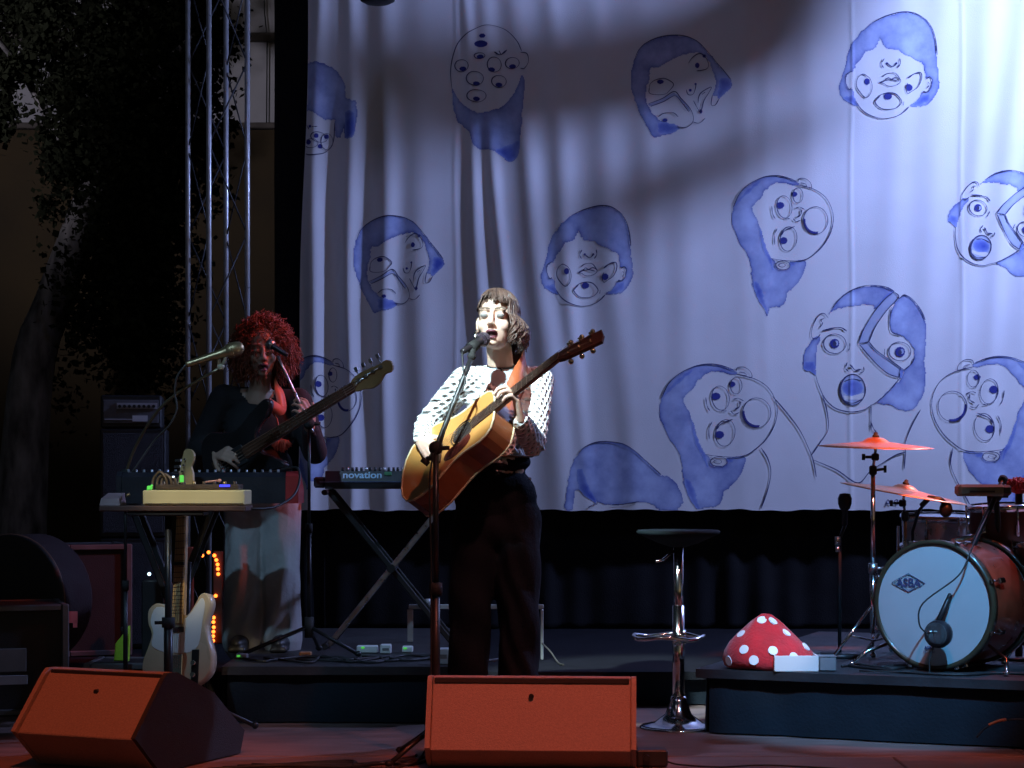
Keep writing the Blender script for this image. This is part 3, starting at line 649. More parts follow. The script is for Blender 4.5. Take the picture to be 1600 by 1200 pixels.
drape('stage_curtain', 'narrow full-height black curtain at the left edge of the painted cloth', XP(419, 11.35), XP(500, 11.35), 11.63, 0.160, 4.7, 0.03, 0.12)

# ================================================================== building and trees beyond the stage
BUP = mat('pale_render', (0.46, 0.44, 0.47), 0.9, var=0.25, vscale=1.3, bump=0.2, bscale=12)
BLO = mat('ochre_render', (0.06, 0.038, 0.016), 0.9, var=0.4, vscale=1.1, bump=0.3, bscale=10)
STONE = mat('stone_ledge', (0.12, 0.10, 0.09), 0.9)
BDY = 17.5
bd = thing('building', 'old building with pale upper wall and ochre lower wall behind the trees', 'building', (-4, BDY, -0.6))
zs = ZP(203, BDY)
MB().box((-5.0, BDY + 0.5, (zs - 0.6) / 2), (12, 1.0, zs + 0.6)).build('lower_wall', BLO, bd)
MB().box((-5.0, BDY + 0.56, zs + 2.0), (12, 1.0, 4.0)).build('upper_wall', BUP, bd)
MB().box((-5.0, BDY + 0.0, ZP(198, BDY)), (12, 0.16, 0.05), bev=0.01).build('ledge', STONE, bd)
MB().box((-5.0, BDY + 0.04, ZP(57, BDY)), (12, 0.08, 0.075), bev=0.01).build('string_course', STONE, bd)
MB().tube([(XP(411, BDY), BDY + 0.02, ZP(-60, BDY)), (XP(413, BDY), BDY + 0.02, ZP(20, BDY)), (XP(417, BDY), BDY + 0.02, ZP(60, BDY)), (XP(416, BDY), BDY + 0.02, zs)], 0.006, 5).build('wall_cable', CABLE, bd)
MB().box((-11.0, BDY, zs + 4.1), (0.3, 0.3, 0.3)).box((-5, BDY + 0.5, zs + 4.08), (12.3, 1.4, 0.16), bev=0.02).build('cornice', STONE, bd)
# added unseen floodlight to brighten the facade, beyond the left edge
fp = thing('added_flood_light', 'added unseen floodlight on a pole brightening the old building', 'flood light', (-6.4, 8.0, -0.6))
MB().cyl((-6.4, 8.0, -0.6), (-6.4, 8.0, 3.1), 0.05, 0.04).build('pole', BLACK_MET, fp)
MB().box((-6.4, 7.95, 3.2), (0.3, 0.16, 0.2), bev=0.02).build('housing', LAMP_BLACK, fp)
ld = bpy.data.lights.new('bulb', 'SPOT'); ld.energy = 720; ld.color = (0.86, 0.84, 1.0); ld.spot_size = R(44); ld.spot_blend = 0.9; ld.shadow_soft_size = 0.15
lo = bpy.data.objects.new('bulb', ld); COL.objects.link(lo); lo.parent = fp; lo.location = (0.05, 0.12, 3.85)
lo.rotation_euler = Vector((3.4, 9.5, 1.5)).to_track_quat('-Z', 'Y').to_euler()

BARK = mat('tree_bark', (0.22, 0.20, 0.20), 0.95, var=0.95, vscale=9, bump=1.0, bscale=14, stretch=(1, 1, 0.35))  # strong noise paints light-struck patches into the bark colour
LEAF = mat('dark_leaves', (0.024, 0.027, 0.015), 0.9, var=0.5, vscale=3, spec=0.08)
def tree(label, base, trunk, limbs, clumps, seed, leaf=0.044):
    o = thing('tree', label, 'tree', base, 'trees behind the stage'); rr = np.random.RandomState(seed)
    MB().tube(catmull([p for p, r_ in trunk], 4), list(np.interp(np.linspace(0, 1, 4 * (len(trunk) - 1) + 1), np.linspace(0, 1, len(trunk)), [r_ for p, r_ in trunk])), 12).build('trunk', BARK, o)
    for (pts, r0) in limbs: q = catmull(pts, 4); MB().tube(q, list(np.linspace(r0, r0 * 0.3, len(q))), 7).build('limb', BARK, o)
    V = []; Fc = []; n = 0
    for (c, rad, num) in clumps:
        sub = [Vector(c) + Vector(rr.normal(0, 0.45, 3)) * 1.0 * Vector((1, 1, 1)).length / 1.732 * 1.0 if False else Vector(c) + Vector([rr.normal(0, 0.42) * rad[k] for k in range(3)]) for _ in range(max(4, num // 60))]
        for _ in range(int(num * 1.7)):
            s_ = sub[rr.randint(len(sub))]; p = s_ + Vector([rr.normal(0, 0.16) * rad[k] for k in range(3)])
            a = Vector(rr.normal(0, 1, 3)).normalized(); b = a.orthogonal().normalized(); b = (b * math.cos(rr.rand() * 6) + a.cross(b) * math.sin(rr.rand() * 6)); l = leaf * (0.6 + 0.8 * rr.rand()); wd = l * 0.42
            V += [p, p + a * l * 0.5 + b * wd, p + a * l, p + a * l * 0.5 - b * wd]; Fc.append((n, n + 1, n + 2, n + 3)); n += 4
    V = np.array([tuple(v - Vector(base)) for v in V]); me = grid_mesh('crown', V, Fc, False); me.materials.append(LEAF)
    c_ = bpy.data.objects.new('crown', me); COL.objects.link(c_); c_.parent = o
    return o
TY = 13.6
tb = P(20, 1128, TY)
tree('tall leaning tree with rough bark and dark crown, left of the truss tower', (tb.x, TY, -0.6),
     [((tb.x, TY, -0.6), 0.2), (P(45, 620, TY), 0.15), (P(85, 470, TY), 0.13), (P(140, 320, TY), 0.12), (P(190, 180, TY), 0.10), (P(235, 20, TY), 0.08), (P(260, -150, TY), 0.05)],
     [([P(140, 320, TY), P(95, 220, TY + .2), P(40, 120, TY + .3), P(-20, 40, TY)], 0.05), ([P(190, 180, TY), P(240, 120, TY - .2), P(300, 60, TY - .3), P(345, 20, TY)], 0.05), ([P(170, 240, TY), P(215, 230, TY + .3), P(265, 250, TY + .4)], 0.04), ([P(215, 100, TY), P(160, 40, TY + .3), P(90, -10, TY)], 0.04)],
     [(P(195, 120, TY), (0.50, 0.7, 0.85), 7000), (P(215, 300, TY), (0.42, 0.5, 0.7), 6500), (P(205, 470, TY), (0.40, 0.5, 0.8), 6500), (P(85, 60, TY), (0.26, 0.5, 0.40), 1700), (P(15, 110, TY), (0.22, 0.4, 0.13), 700), (P(110, 250, TY), (0.22, 0.4, 0.3), 1000), (P(105, 130, TY), (0.16, 0.4, 0.25), 700), (P(315, 60, TY), (0.16, 0.4, 0.5), 1100), (P(310, 170, TY), (0.16, 0.4, 0.35), 800), (P(250, 0, TY), (0.5, 0.6, 0.6), 2600)], 3)
tb2 = P(-90, 1100, 15.0)
tree('second darker tree at the far left edge behind the amplifiers', (tb2.x, 15.0, -0.6),
     [((tb2.x, 15.0, -0.6), 0.16), (P(-70, 500, 15), 0.12), (P(-50, 200, 15), 0.1), (P(-40, -50, 15), 0.06)], [([P(-60, 350, 15), P(0, 180, 15), P(60, 60, 15)], 0.04)],
     [(P(-40, 60, 15), (0.5, 0.5, 0.5), 2500), (P(0, 175, 15), (0.22, 0.3, 0.2), 500), (P(40, 20, 15), (0.3, 0.4, 0.2), 800)], 9)
# ================================================================== people
SKIN = mat('skin', (0.62, 0.42, 0.33), 0.5, var=0.08, sss=0.15)
SKIN2 = mat('skin_shade_tone', (0.40, 0.25, 0.18), 0.5, var=0.1, sss=0.1)
LIP = mat('dark_lipstick', (0.13, 0.03, 0.045), 0.4)
LID = mat('eye_shadow', (0.22, 0.20, 0.19), 0.6)
MOUTH = mat('mouth_gap_shade', (0.05, 0.012, 0.015), 0.6)  # dark patch painted for the shaded gap between the lips
BROW = mat('eyebrow', (0.14, 0.09, 0.065), 0.8)
HAIR = mat('brown_hair', (0.11, 0.062, 0.048), 0.42, var=0.5, vscale=40)
RED_HAIR = mat('copper_hair', (0.24, 0.06, 0.026), 0.5, var=0.5, vscale=30)
DENIM = mat('black_denim', (0.009, 0.011, 0.016), 0.9, var=0.3, vscale=12, bump=0.35, bscale=120, spec=0.15)
KNIT_BK = mat('black_jersey', (0.013, 0.012, 0.014), 0.9, bump=0.2, bscale=90)
CREAM_TR = mat('pale_cotton_trousers', (0.38, 0.38, 0.37), 0.9, var=0.12, vscale=7, bump=0.3, bscale=45)
def crochet():
    m = bpy.data.materials.new('white_crochet'); m.use_nodes = True; t = m.node_tree; N = t.nodes; L = t.links; b = N['Principled BSDF']
    b.inputs['Base Color'].default_value = (0.80, 0.80, 0.80, 1); b.inputs['Roughness'].default_value = 0.9; b.inputs['Specular IOR Level'].default_value = 0.2
    tc = N.new('ShaderNodeTexCoord'); sp = N.new('ShaderNodeSeparateXYZ'); L.new(tc.outputs['Object'], sp.inputs[0])
    nz = N.new('ShaderNodeTexNoise'); nz.inputs['Scale'].default_value = 9; L.new(tc.outputs['Object'], nz.inputs[0])
    def M(op, a, bb):
        q = N.new('ShaderNodeMath'); q.operation = op
        for i, x in enumerate((a, bb)):
            if isinstance(x, (int, float)): q.inputs[i].default_value = x
            elif x is not None: L.new(x, q.inputs[i])
        return q.outputs[0]
    wob = M('MULTIPLY', nz.outputs[0], 0.012)
    xx = M('ADD', M('ADD', sp.outputs[0], M('MULTIPLY', sp.outputs[1], 0.7)), wob); zz = M('ADD', sp.outputs[2], wob)
    k = 2 * math.pi / 0.030
    a = M('SINE', M('MULTIPLY', M('ADD', xx, zz), k), None); c = M('SINE', M('MULTIPLY', M('SUBTRACT', xx, zz), k), None)
    h = M('MULTIPLY', M('ADD', a, 1.0), M('ADD', c, 1.0))         # 0..4, peaks are the holes
    fac = N.new('ShaderNodeMapRange'); fac.inputs['From Min'].default_value = 2.5; fac.inputs['From Max'].default_value = 3.1; L.new(h, fac.inputs['Value']); fac.inputs['To Max'].default_value = 0.62
    tr = N.new('ShaderNodeBsdfTransparent'); mx = N.new('ShaderNodeMixShader'); L.new(fac.outputs[0], mx.inputs[0]); L.new(b.outputs[0], mx.inputs[1]); L.new(tr.outputs[0], mx.inputs[2])
    bp = N.new('ShaderNodeBump'); bp.inputs['Strength'].default_value = 0.8; bp.inputs['Distance'].default_value = 0.004; bp.invert = True; L.new(h, bp.inputs['Height']); L.new(bp.outputs[0], b.inputs['Normal'])
    L.new(mx.outputs[0], N['Material Output'].inputs[0]); return m
CROCHET = crochet()

def add_head(mb, C, H):
    """cranium, jaw, nose, lips, lids, ears; C centre, H rotation"""
    def e(c, r): mb.ell(C + H @ Vector(c), r, H, 18, 12)
    def k(a, b, r0, r1): mb.cap(C + H @ Vector(a), C + H @ Vector(b), r0, r1, 10)
    e((0, .015, .03), (.071, .09, .080)); e((0, -.022, -.04), (.056, .062, .072)); e((0, -.062, -.097), (.022, .020, .016)); e((0, -.02, -.075), (.046, .055, .035))
    for s in (-1, 1):
        e((s * .034, -.052, -.030), (.026, .026, .026)); e((s * .030, -.074, .028), (.026, .014, .009)); e((s * .031, -.076, .004), (.016, .0115, .0105))
        e((s * .0105, -.095, -.034), (.008, .009, .007)); e((s * .073, .012, -.012), (.009, .019, .030))
    k((0, -.082, .015), (0, -.103, -.028), .0085, .0115)
    e((0, -.087, -.0585), (.024, .010, .0065)); e((0, -.083, -.083), (.020, .011, .0075))
def head_mats(me, C, H, lids=1, lip=2, mouth=3, brow=4):
    n = len(me.polygons); ce = np.zeros(n * 3); me.polygons.foreach_get('center', ce); ce = ce.reshape(-1, 3)
    q = (ce - np.array(C)) @ np.array(H)
    mi = np.zeros(n, np.int32); x, y, z = np.abs(q[:, 0]), q[:, 1], q[:, 2]; fr = y < -.055
    mi[fr & (((x - .031) / .0155) ** 2 + ((z - .0005) / .0088) ** 2 < 1)] = lids
    mi[fr & (((x - .031) / .026) ** 2 + ((z - .031 + 6 * (x - .031) ** 2) / .0048) ** 2 < 1)] = brow
    mi[fr & ((x / .0225) ** 2 + ((z + .070) / .0185) ** 2 < 1)] = lip
    mi[fr & ((x / .018) ** 2 + ((z + .0705) / .0085) ** 2 < 1)] = mouth
    me.polygons.foreach_set('material_index', mi)

def hand(mb, W, d, n, ts, curl=(35, 40, 30), sc=1.0, spread=0.06, thumb=(0.6, 0.75, 0.35), fc=(1, 1, 1, 1)):
    """palm plus five bent fingers; d wrist->knuckles, n the way the palm faces, ts side of the thumb"""
    d = Vector(d).normalized(); n = Vector(n); n = (n - d * n.dot(d)).normalized(); s = d.cross(n) * ts; W = Vector(W)
    for i in range(4): mb.cap(W + s * ((0.021 - i * 0.014) * sc * 0.7), W + d * 0.078 * sc + s * ((0.027 - i * 0.018) * sc), 0.0125 * sc, 0.0105 * sc, 10)
    ln = ((.044, .026, .021), (.049, .030, .022), (.045, .028, .021), (.034, .021, .018))
    for i in range(4):
        p = W + d * (0.082 - 0.004 * abs(i - 1)) * sc + s * ((0.028 - i * 0.0185) * sc); dd_ = (d + s * ((1.5 - i) * spread)).normalized(); ang = 0
        for j in range(3):
            ang += R(curl[j]) * fc[i]; v = (dd_ * math.cos(ang) + n * math.sin(ang)).normalized(); q = p + v * ln[i][j] * sc
            mb.cap(p, q, (0.0086 - j * 0.0008) * sc, (0.0080 - j * 0.0008) * sc, 10); p = q
    b = W + d * 0.018 * sc + s * 0.028 * sc; v = (d * thumb[0] + s * thumb[1] + n * thumb[2]).normalized(); m = b + v * 0.042 * sc
    mb.cap(W + s * 0.01 * sc, b, 0.014 * sc, 0.013 * sc, 10); mb.cap(b, m, 0.0125 * sc, 0.010 * sc, 10); v2 = (v * 0.75 + d * 0.5 + n * 0.15).normalized(); mb.cap(m, m + v2 * 0.030 * sc, 0.0098 * sc, 0.0082 * sc, 10)

def strands(paths, r, mats, parent, name='hair', n=4):
    mb = MB()
    for p in paths:
        k = len(p); mb.tube(p, [r * (0.75 + 0.25 * math.sin(3.1 * i / k)) if i < k - 2 else r * 0.55 for i in range(k)], n, caps=True, flat=0.55)
    return mb.build(name, mats, parent)

# ------------------------------------------------------------------ the singer
def ppx(y0): return lambda px, py, Y=y0: P(px, py, Y)
SY = 7.76; p_ = ppx(SY)
sing = thing('person', 'singer in white crochet top and black trousers playing acoustic guitar at centre', 'person', (XP(770, SY), SY, 0.001))
HC = p_(776, 502, 7.72); HH = Matrix.Rotation(R(-12), 3, 'Z') @ Matrix.Rotation(R(-10), 3, 'X')
SH_L, SH_R = p_(727, 596, 7.80), p_(842, 596, 7.80)      # viewer left / right
EL_L, WR_L = p_(668, 664, 7.91), p_(659, 688, 7.69)
EL_R, WR_R = p_(833, 692, 7.66), p_(813, 655, 7.46)
HIP_L, HIP_R = p_(747, 790, 7.80), p_(806, 790, 7.80)
KN_L, KN_R = p_(734, 960, 7.76), p_(811, 960, 7.77)
AN_L, AN_R = p_(731, 1134, 7.80), p_(811, 1134, 7.81)
def legs_body(mb):
    for (h, k, a) in ((HIP_L, KN_L, AN_L), (HIP_R, KN_R, AN_R)):
        mb.cap(h, k, .075, .05); mb.cap(k, a, .05, .036); mb.cap(a, a + Vector((0, -.13, -.045)), .03, .028)
b = MB(); add_head(b, HC, HH)
nb = p_(783, 577, 7.79)
b.cap(HC + HH @ Vector((0, .025, -.05)), nb, .047, .050); b.cap(nb, p_(783, 588, 7.80), .05, .07)
b.ell(p_(784, 640, 7.80), (.125, .085, .16)); b.ell(p_(780, 715, 7.80), (.105, .08, .14)); b.ell(p_(776, 775, 7.80), (.13, .09, .10))
b.cap(SH_L, SH_R, .045, .045)
for (s_, e_, w_) in ((SH_L, EL_L, WR_L), (SH_R, EL_R, WR_R)): b.cap(s_, e_, .042, .034); b.cap(e_, w_, .034, .024)
legs_body(b)
hand(b, WR_L, p_(676, 706, 7.585) - WR_L, (0.55, 0.1, -0.75), 1, (30, 38, 30), 1.0)
hand(b, WR_R, p_(804, 612, 7.425) - WR_R, (-0.85, -0.25, 0.2), -1, (30, 62, 45), 1.05, 0.12, (0.8, 0.5, -0.2))
me = blob(b, 0.0042, 2); head_mats(me, HC, HH); body = link_mesh('body', me, [SKIN, LID, LIP, MOUTH, BROW], sing)
# top
b = MB()
b.ell(p_(784, 628, 7.80), (.140, .098, .145)); b.ell(p_(783, 590, 7.81), (.125, .072, .055)); b.ell(p_(781, 680, 7.80), (.122, .095, .11)); b.cap(p_(781, 660, 7.80), p_(778, 706, 7.80), .11, .108)
for (s_, e_, w_) in ((SH_L, EL_L, WR_L), (SH_R, EL_R, WR_R)):
    b.cap(s_, s_.lerp(e_, .5), .060, .056); b.cap(s_.lerp(e_, .5), e_, .056, .050); b.cap(e_, e_.lerp(w_, .5), .050, .045); b.cap(e_.lerp(w_, .5), e_.lerp(w_, .95), .045, .034)
b.cap(SH_L, SH_R, .060, .060)
me = blob(b, 0.007, 4)
nv = len(me.vertices); co = np.zeros(nv * 3); me.vertices.foreach_get('co', co); co = co.reshape(-1, 3); no = np.zeros(nv * 3); me.vertices.foreach_get('normal', no); no = no.reshape(-1, 3)
wr_ = np.zeros(nv)
for el in (EL_L, EL_R, p_(781, 700, 7.72), p_(740, 640, 7.75), p_(826, 640, 7.75)): wr_ += np.exp(-((co - np.array(el)) ** 2).sum(1) / .09 ** 2)
co += no * (0.005 * np.clip(wr_, 0, 1.2) * np.sin(co[:, 2] * 150 + co[:, 0] * 70 + 2 * np.sin(co[:, 0] * 50)))[:, None]
me.vertices.foreach_set('co', co.ravel()); link_mesh('crochet_top', me, [CROCHET], sing)
LINER = mat('grey_camisole', (0.42, 0.45, 0.48), 0.9)
b = MB(); b.ell(p_(782, 640, 7.795), (.131, .091, .140)); b.cap(p_(782, 700, 7.80), p_(781, 600, 7.795), .098, .085); me = blob(b, 0.008, 3); link_mesh('undershirt', me, [LINER], sing)
# choker with pendant
ck = []
for i in range(20):
    a = 2 * math.pi * i / 20; ck.append(nb + Vector((.053 * math.cos(a), .053 * math.sin(a) - 0.004, .012 + .012 * math.sin(a))))
b = MB().tube(ck, .0035, 6, closed=True); b.build('choker', BLACK_PL, sing)
MB().ell(nb + Vector((0.004, -.060, -.008)), (.006, .003, .010)).build('pendant', CHROME, sing)
MB().tube([HC + HH @ Vector((-.078, .0, -.04)), HC + HH @ Vector((-.080, -.002, -.06)), HC + HH @ Vector((-.079, 0, -.085))], .006, 6).build('earring', CHROME, sing)
# trousers
b = MB()
b.ell(p_(779, 722, 7.80), (.124, .10, .05)); b.ell(p_(775, 775, 7.805), (.162, .115, .12)); b.ell(p_(771, 830, 7.80), (.172, .115, .09))
for (h, k, a, o_) in ((HIP_L, KN_L, AN_L, -1), (HIP_R, KN_R, AN_R, 1)):
    q = [h + Vector((0, 0, -.05)), h.lerp(k, .5), k, k.lerp(a, .5), a + Vector((0, 0, .01))]; rr = [.098, .090, .080, .079, .082]
    for i in range(4): b.cap(q[i], q[i + 1], rr[i], rr[i + 1], 14)
me = blob(b, 0.009, 5)
co = np.zeros(len(me.vertices) * 3); me.vertices.foreach_get('co', co); co = co.reshape(-1, 3)      # folds
co[:, 1] -= 0.008 * np.sin(co[:, 2] * 30 + co[:, 0] * 55 + 2 * np.sin(co[:, 0] * 21)) * np.clip((1.05 - co[:, 2]) / .5, .2, 1); co[:, 0] += 0.004 * np.sin(co[:, 2] * 26 + co[:, 1] * 40)
me.vertices.foreach_set('co', co.ravel()); tr = link_mesh('trousers', me, [DENIM], sing)
wb = p_(779, 713, 7.80); ring = [wb + Vector((.120 * math.cos(a), .104 * math.sin(a), 0)) for a in [2 * math.pi * i / 28 for i in range(28)]]
MB().tube(ring, .016, 6, closed=True, flat=0.35).build('waistband', mat('brown_belt', (0.14, 0.085, 0.04), 0.5), sing)
MB().ell(p_(828, 748, 7.735), (.006, .006, .006)).build('rivet', CHROME, tr)
b = MB()
for a in (AN_L, AN_R):
    z0 = 0.012
    b.ell(Vector((a.x, a.y - .085, .045)), (.045, .13, .038)); b.ell(Vector((a.x, a.y + .01, .06)), (.042, .05, .055)); b.box((a.x, a.y - .075, .013), (.085, .27, .022), bev=.01)
for i, a in enumerate((AN_L, AN_R)):
    q = MB(); q.ell(Vector((a.x, a.y - .085, .045)), (.045, .13, .038)); q.ell(Vector((a.x, a.y + .01, .06)), (.042, .05, .055)); q.box((a.x, a.y - .075, .0135), (.085, .27, .022), bev=.01)
    me = blob(q, 0.008, 2); link_mesh('shoe', me, [BLACK_PL], sing)
# hair: fringe and wavy bob
rr = np.random.RandomState(11); paths = []
def scalp(phi, th, k=1.0):    # phi 0 = face, +90 = viewer right; th from crown
    return Vector((.079 * k * math.sin(th) * math.sin(phi), .015 - .098 * k * math.sin(th) * math.cos(phi), .032 + .090 * k * math.cos(th)))
for i in range(1000):
    phi = rr.uniform(-180, 180); th0 = rr.uniform(0, 35); lift = 1 + rr.uniform(0, .09); w_ = rr.uniform(0, 6.28); front = -52 < phi < 44
    q = []; e1_ = rr.uniform(54, 68) if phi < -8 else rr.uniform(64, 80); sw_ = rr.uniform(2, 26)
    if front:
        for j in range(9):
            th = R(th0 + (e1_ - th0) * j / 8); q.append(scalp(R(phi + sw_ * j / 8), th, lift + .03 * j / 8))
        if phi < -12 and rr.rand() < .55: continue
        if phi < -25 : q = q[:8]
    else:
        ex = 1.0 if phi > 0 else 0.55
        tuck = -140 < phi < -50
        for j in range(8): q.append(scalp(R(phi), R(th0 + ((84 if tuck else 98) - th0) * j / 7), 1.0 if tuck else lift))
        if tuck: paths.append([HC + HH @ v for v in q]); continue
        base = q[-1]; out_ = Vector((math.sin(R(phi)), -math.cos(R(phi)), 0)); L_ = rr.uniform(.085, .125) * (1.0 if phi > 0 else (0.45 if phi > -125 else 0.75))
        for j in range(1, 9):
            t = j / 8; a = w_ + t * 9
            q.append(base + Vector((0, 0, -L_ * t)) + out_ * (.034 * ex * math.sin(t * 2.6) + .013 * math.sin(a) * t) + Vector((math.cos(R(phi)), math.sin(R(phi)), 0)) * (.013 * math.cos(a) * t))
    paths.append([HC + HH @ v for v in q])
hair = strands(paths, .0034, HAIR, sing)
MB().ell(HC + HH @ Vector((0, .022, .036)), (.076, .093, .083), HH).ell(HC + HH @ Vector((0, .045, -.02)), (.072, .07, .075), HH).build('under_hair', HAIR, hair)

# ------------------------------------------------------------------ the bass player
BYY = 9.30; q_ = ppx(BYY)
bas = thing('person', 'curly-haired bass player in black scoop-neck top and pale trousers', 'person', (XP(410, BYY), BYY, LZ + 0.001))
HC2 = q_(410, 548, 9.22); HH2 = Matrix.Rotation(R(10), 3, 'Z') @ Matrix.Rotation(R(6), 3, 'X')
S2L, S2R = q_(350, 622), q_(466, 628)
E2L, W2L = q_(312, 700, 9.34), q_(338, 708, 9.10)
E2R, W2R = q_(492, 706, 9.26), q_(484, 668, 9.06)
H2L, H2R = q_(385, 775), q_(438, 775); K2L, K2R = q_(380, 895), q_(440, 895); A2L, A2R = q_(378, 1000), q_(442, 1000)
b = MB(); add_head(b, HC2, HH2); n2 = q_(406, 605, 9.27)
b.cap(HC2 + HH2 @ Vector((0, .025, -.05)), n2, .048, .05); b.cap(n2, q_(406, 622, 9.29), .05, .075)
b.ell(q_(408, 665), (.15, .09, .16)); b.ell(q_(410, 735), (.125, .085, .13)); b.ell(q_(411, 770), (.14, .095, .09)); b.cap(S2L, S2R, .05, .05)
for (s_, e_, w_) in ((S2L, E2L, W2L), (S2R, E2R, W2R)): b.cap(s_, e_, .046, .036); b.cap(e_, w_, .036, .026)
for (h_, k_, a_) in ((H2L, K2L, A2L), (H2R, K2R, A2R)): b.cap(h_, k_, .07, .048); b.cap(k_, a_, .048, .035); b.cap(a_, a_ + Vector((0, -.12, -.03)), .03, .028)
hand(b, W2L, q_(362, 708, 8.99) - W2L, (0.1, 0.9, -0.45), -1, (30, 40, 30), 1.05)
hand(b, W2R, q_(478, 640, 8.99) - W2R, (-0.75, 0.55, 0.1), -1, (25, 60, 45), 1.05)
me = blob(b, 0.0055, 2); head_mats(me, HC2, HH2); link_mesh('body', me, [SKIN2, SKIN2, LIP, MOUTH, BROW], bas)
b = MB(); b.ell(q_(408, 668), (.165, .105, .155)); b.ell(q_(410, 730), (.14, .10, .12)); b.cap(S2L, S2R, .058, .058)
for (s_, e_, w_) in ((S2L, E2L, W2L), (S2R, E2R, W2R)): b.cap(s_, e_, .066, .058); b.cap(e_, e_.lerp(w_, .9), .058, .040)
me = blob(b, 0.009, 4)
import bmesh
bmm = bmesh.new(); bmm.from_mesh(me); nk = q_(402, 600, 9.2)    # scoop neckline
bmesh.ops.delete(bmm, geom=[f for f in bmm.faces if f.calc_center_median().y < 9.31 and ((f.calc_center_median().x - nk.x) / .088) ** 2 + ((f.calc_center_median().z - nk.z) / .085) ** 2 < 1 ], context='FACES')
bmm.to_mesh(me); bmm.free(); link_mesh('top', me, [KNIT_BK], bas)
b = MB(); b.ell(q_(411, 752), (.138, .105, .05)); b.ell(q_(411, 785), (.165, .12, .10))
for (h_, k_, a_) in ((H2L, K2L, A2L), (H2R, K2R, A2R)):
    b.cap(h_, k_, .098, .084, 14); b.cap(k_, a_, .084, .090, 14); b.cap(a_, a_ + Vector((0, 0, -.02)), .09, .086, 14)
me = blob(b, 0.009, 4); co = np.zeros(len(me.vertices) * 3); me.vertices.foreach_get('co', co); co = co.reshape(-1, 3)
co[:, 1] -= (0.013 * np.sin(co[:, 0] * 62 + 4 * np.sin(co[:, 2] * 6 + 1)) + 0.007 * np.sin(co[:, 0] * 40 - co[:, 2] * 34)) * np.clip((.85 - co[:, 2]) / .5, 0, 1); me.vertices.foreach_set('co', co.ravel()); link_mesh('trousers', me, [CREAM_TR], bas)
for a in (A2L, A2R):
    q = MB(); q.ell(Vector((a.x, a.y - .08, LZ + .04)), (.043, .12, .036)); q.ell(Vector((a.x, a.y + .01, LZ + .05)), (.04, .05, .045)); q.box((a.x, a.y - .07, LZ + .0135), (.08, .25, .022), bev=.01)
    link_mesh('shoe', blob(q, 0.008, 2), [BLACK_PL], bas)
paths = []; rr = np.random.RandomState(5); HX = HC2 + Vector((0, .05, .03))
for i in range(2600):
    v = Vector(rr.normal(0, 1, 3)).normalized()
    loc = HH2.transposed() @ v
    if loc.y < -.45 and loc.z < .06 and abs(loc.x) < .42 and not (loc.x < -.02 and rr.rand() < .6): continue
    if v.z < -.75: continue
    r0 = .085; r1 = rr.uniform(.135, .185) * (1 - .10 * max(0, v.z)); s, t, _ = frame(v); ph = rr.uniform(0, 6.28); cr = rr.uniform(.005, .013); q = []
    for j in range(14):
        u = j / 13; q.append(HX + Vector((v.x * 1.0, v.y * .85, v.z)) * (r0 + (r1 - r0) * u) + (s * math.cos(ph + u * 13) + t * math.sin(ph + u * 13)) * cr + Vector((0, 0, -.06 * u * u * (1 - max(0, v.z)))))
    paths.append(q)
h2 = strands(paths, .0027, RED_HAIR, bas); MB().ell(HX, (.115, .098, .105)).build('under_hair', RED_HAIR, h2)

# ================================================================== instruments
SPRUCE = mat('spruce_top', (0.58, 0.27, 0.075), 0.3, var=0.25, vscale=5, coat=0.4, stretch=(1, 1, 1), bump=0.03)
MAHOG = mat('mahogany_sides', (0.22, 0.075, 0.03), 0.3, var=0.4, vscale=8, coat=0.5)
BINDING = mat('cream_binding', (0.75, 0.66, 0.42), 0.4)
ROSEW = mat('rosewood', (0.05, 0.025, 0.018), 0.45, var=0.4, vscale=20)
GUARD = mat('tortoise_guard', (0.10, 0.018, 0.012), 0.2, var=0.7, vscale=25, coat=0.5)
GOLD = mat('tuner_metal', (0.80, 0.68, 0.45), 0.2, metal=1.0)
STRING = mat('string_wire', (0.7, 0.66, 0.6), 0.25, metal=1.0)
STRAP = mat('tan_leather_strap', (0.36, 0.09, 0.03), 0.5, bump=0.2)
n_ = Vector((-.70, -.43, .55)).normalized(); u_ = Vector((.70, -.52, .613)); u_ = (u_ - n_ * u_.dot(n_)).normalized(); v_ = n_.cross(u_)
GO = P(722, 676, 7.53)
GT = lambda p: GO + (u_ * p.x + v_ * p.y + n_ * p.z) * 0.965
half = [(-.335, 0), (-.333, .05), (-.322, .11), (-.295, .160), (-.255, .188), (-.205, .198), (-.155, .190), (-.105, .168), (-.06, .146), (-.02, .134), (.02, .132), (.06, .138), (.10, .142), (.135, .135), (.160, .112), (.172, .07), (.175, .03)]
outl = [(x, -y) for (x, y) in half] + [(x, y) for (x, y) in half[::-1] if y > 0]
gtr = thing('acoustic_guitar', 'acoustic guitar with honey coloured top held by the singer', 'guitar', GT(Vector((-.33, 0, -.05))))
MB().prism(outl, -.108, -.004, GT, 0, 0.003).build('body', MAHOG, gtr)
MB().prism(outl, -.0035, 0, GT).build('soundboard', SPRUCE, gtr)
for z in (-.001, -.105): MB().tube([GT(Vector((x, y, z))) for (x, y) in outl], .0042, 6, closed=True).build('binding', BINDING, gtr)
cir = lambda r, z, k=24: [GT(Vector((r * math.cos(2 * math.pi * i / k), r * math.sin(2 * math.pi * i / k), z))) for i in range(k)]
MB().add(cir(.05, .0008), [tuple(range(24))]).build('soundhole_disc', mat('soundhole_shade', (0.02, 0.012, 0.01), 0.9), gtr)  # flat dark disc paints the shade inside the hole
MB().tube(cir(.056, .001), .0022, 5, closed=True).tube(cir(.061, .001), .001, 5, closed=True).build('rosette', ROSEW, gtr)
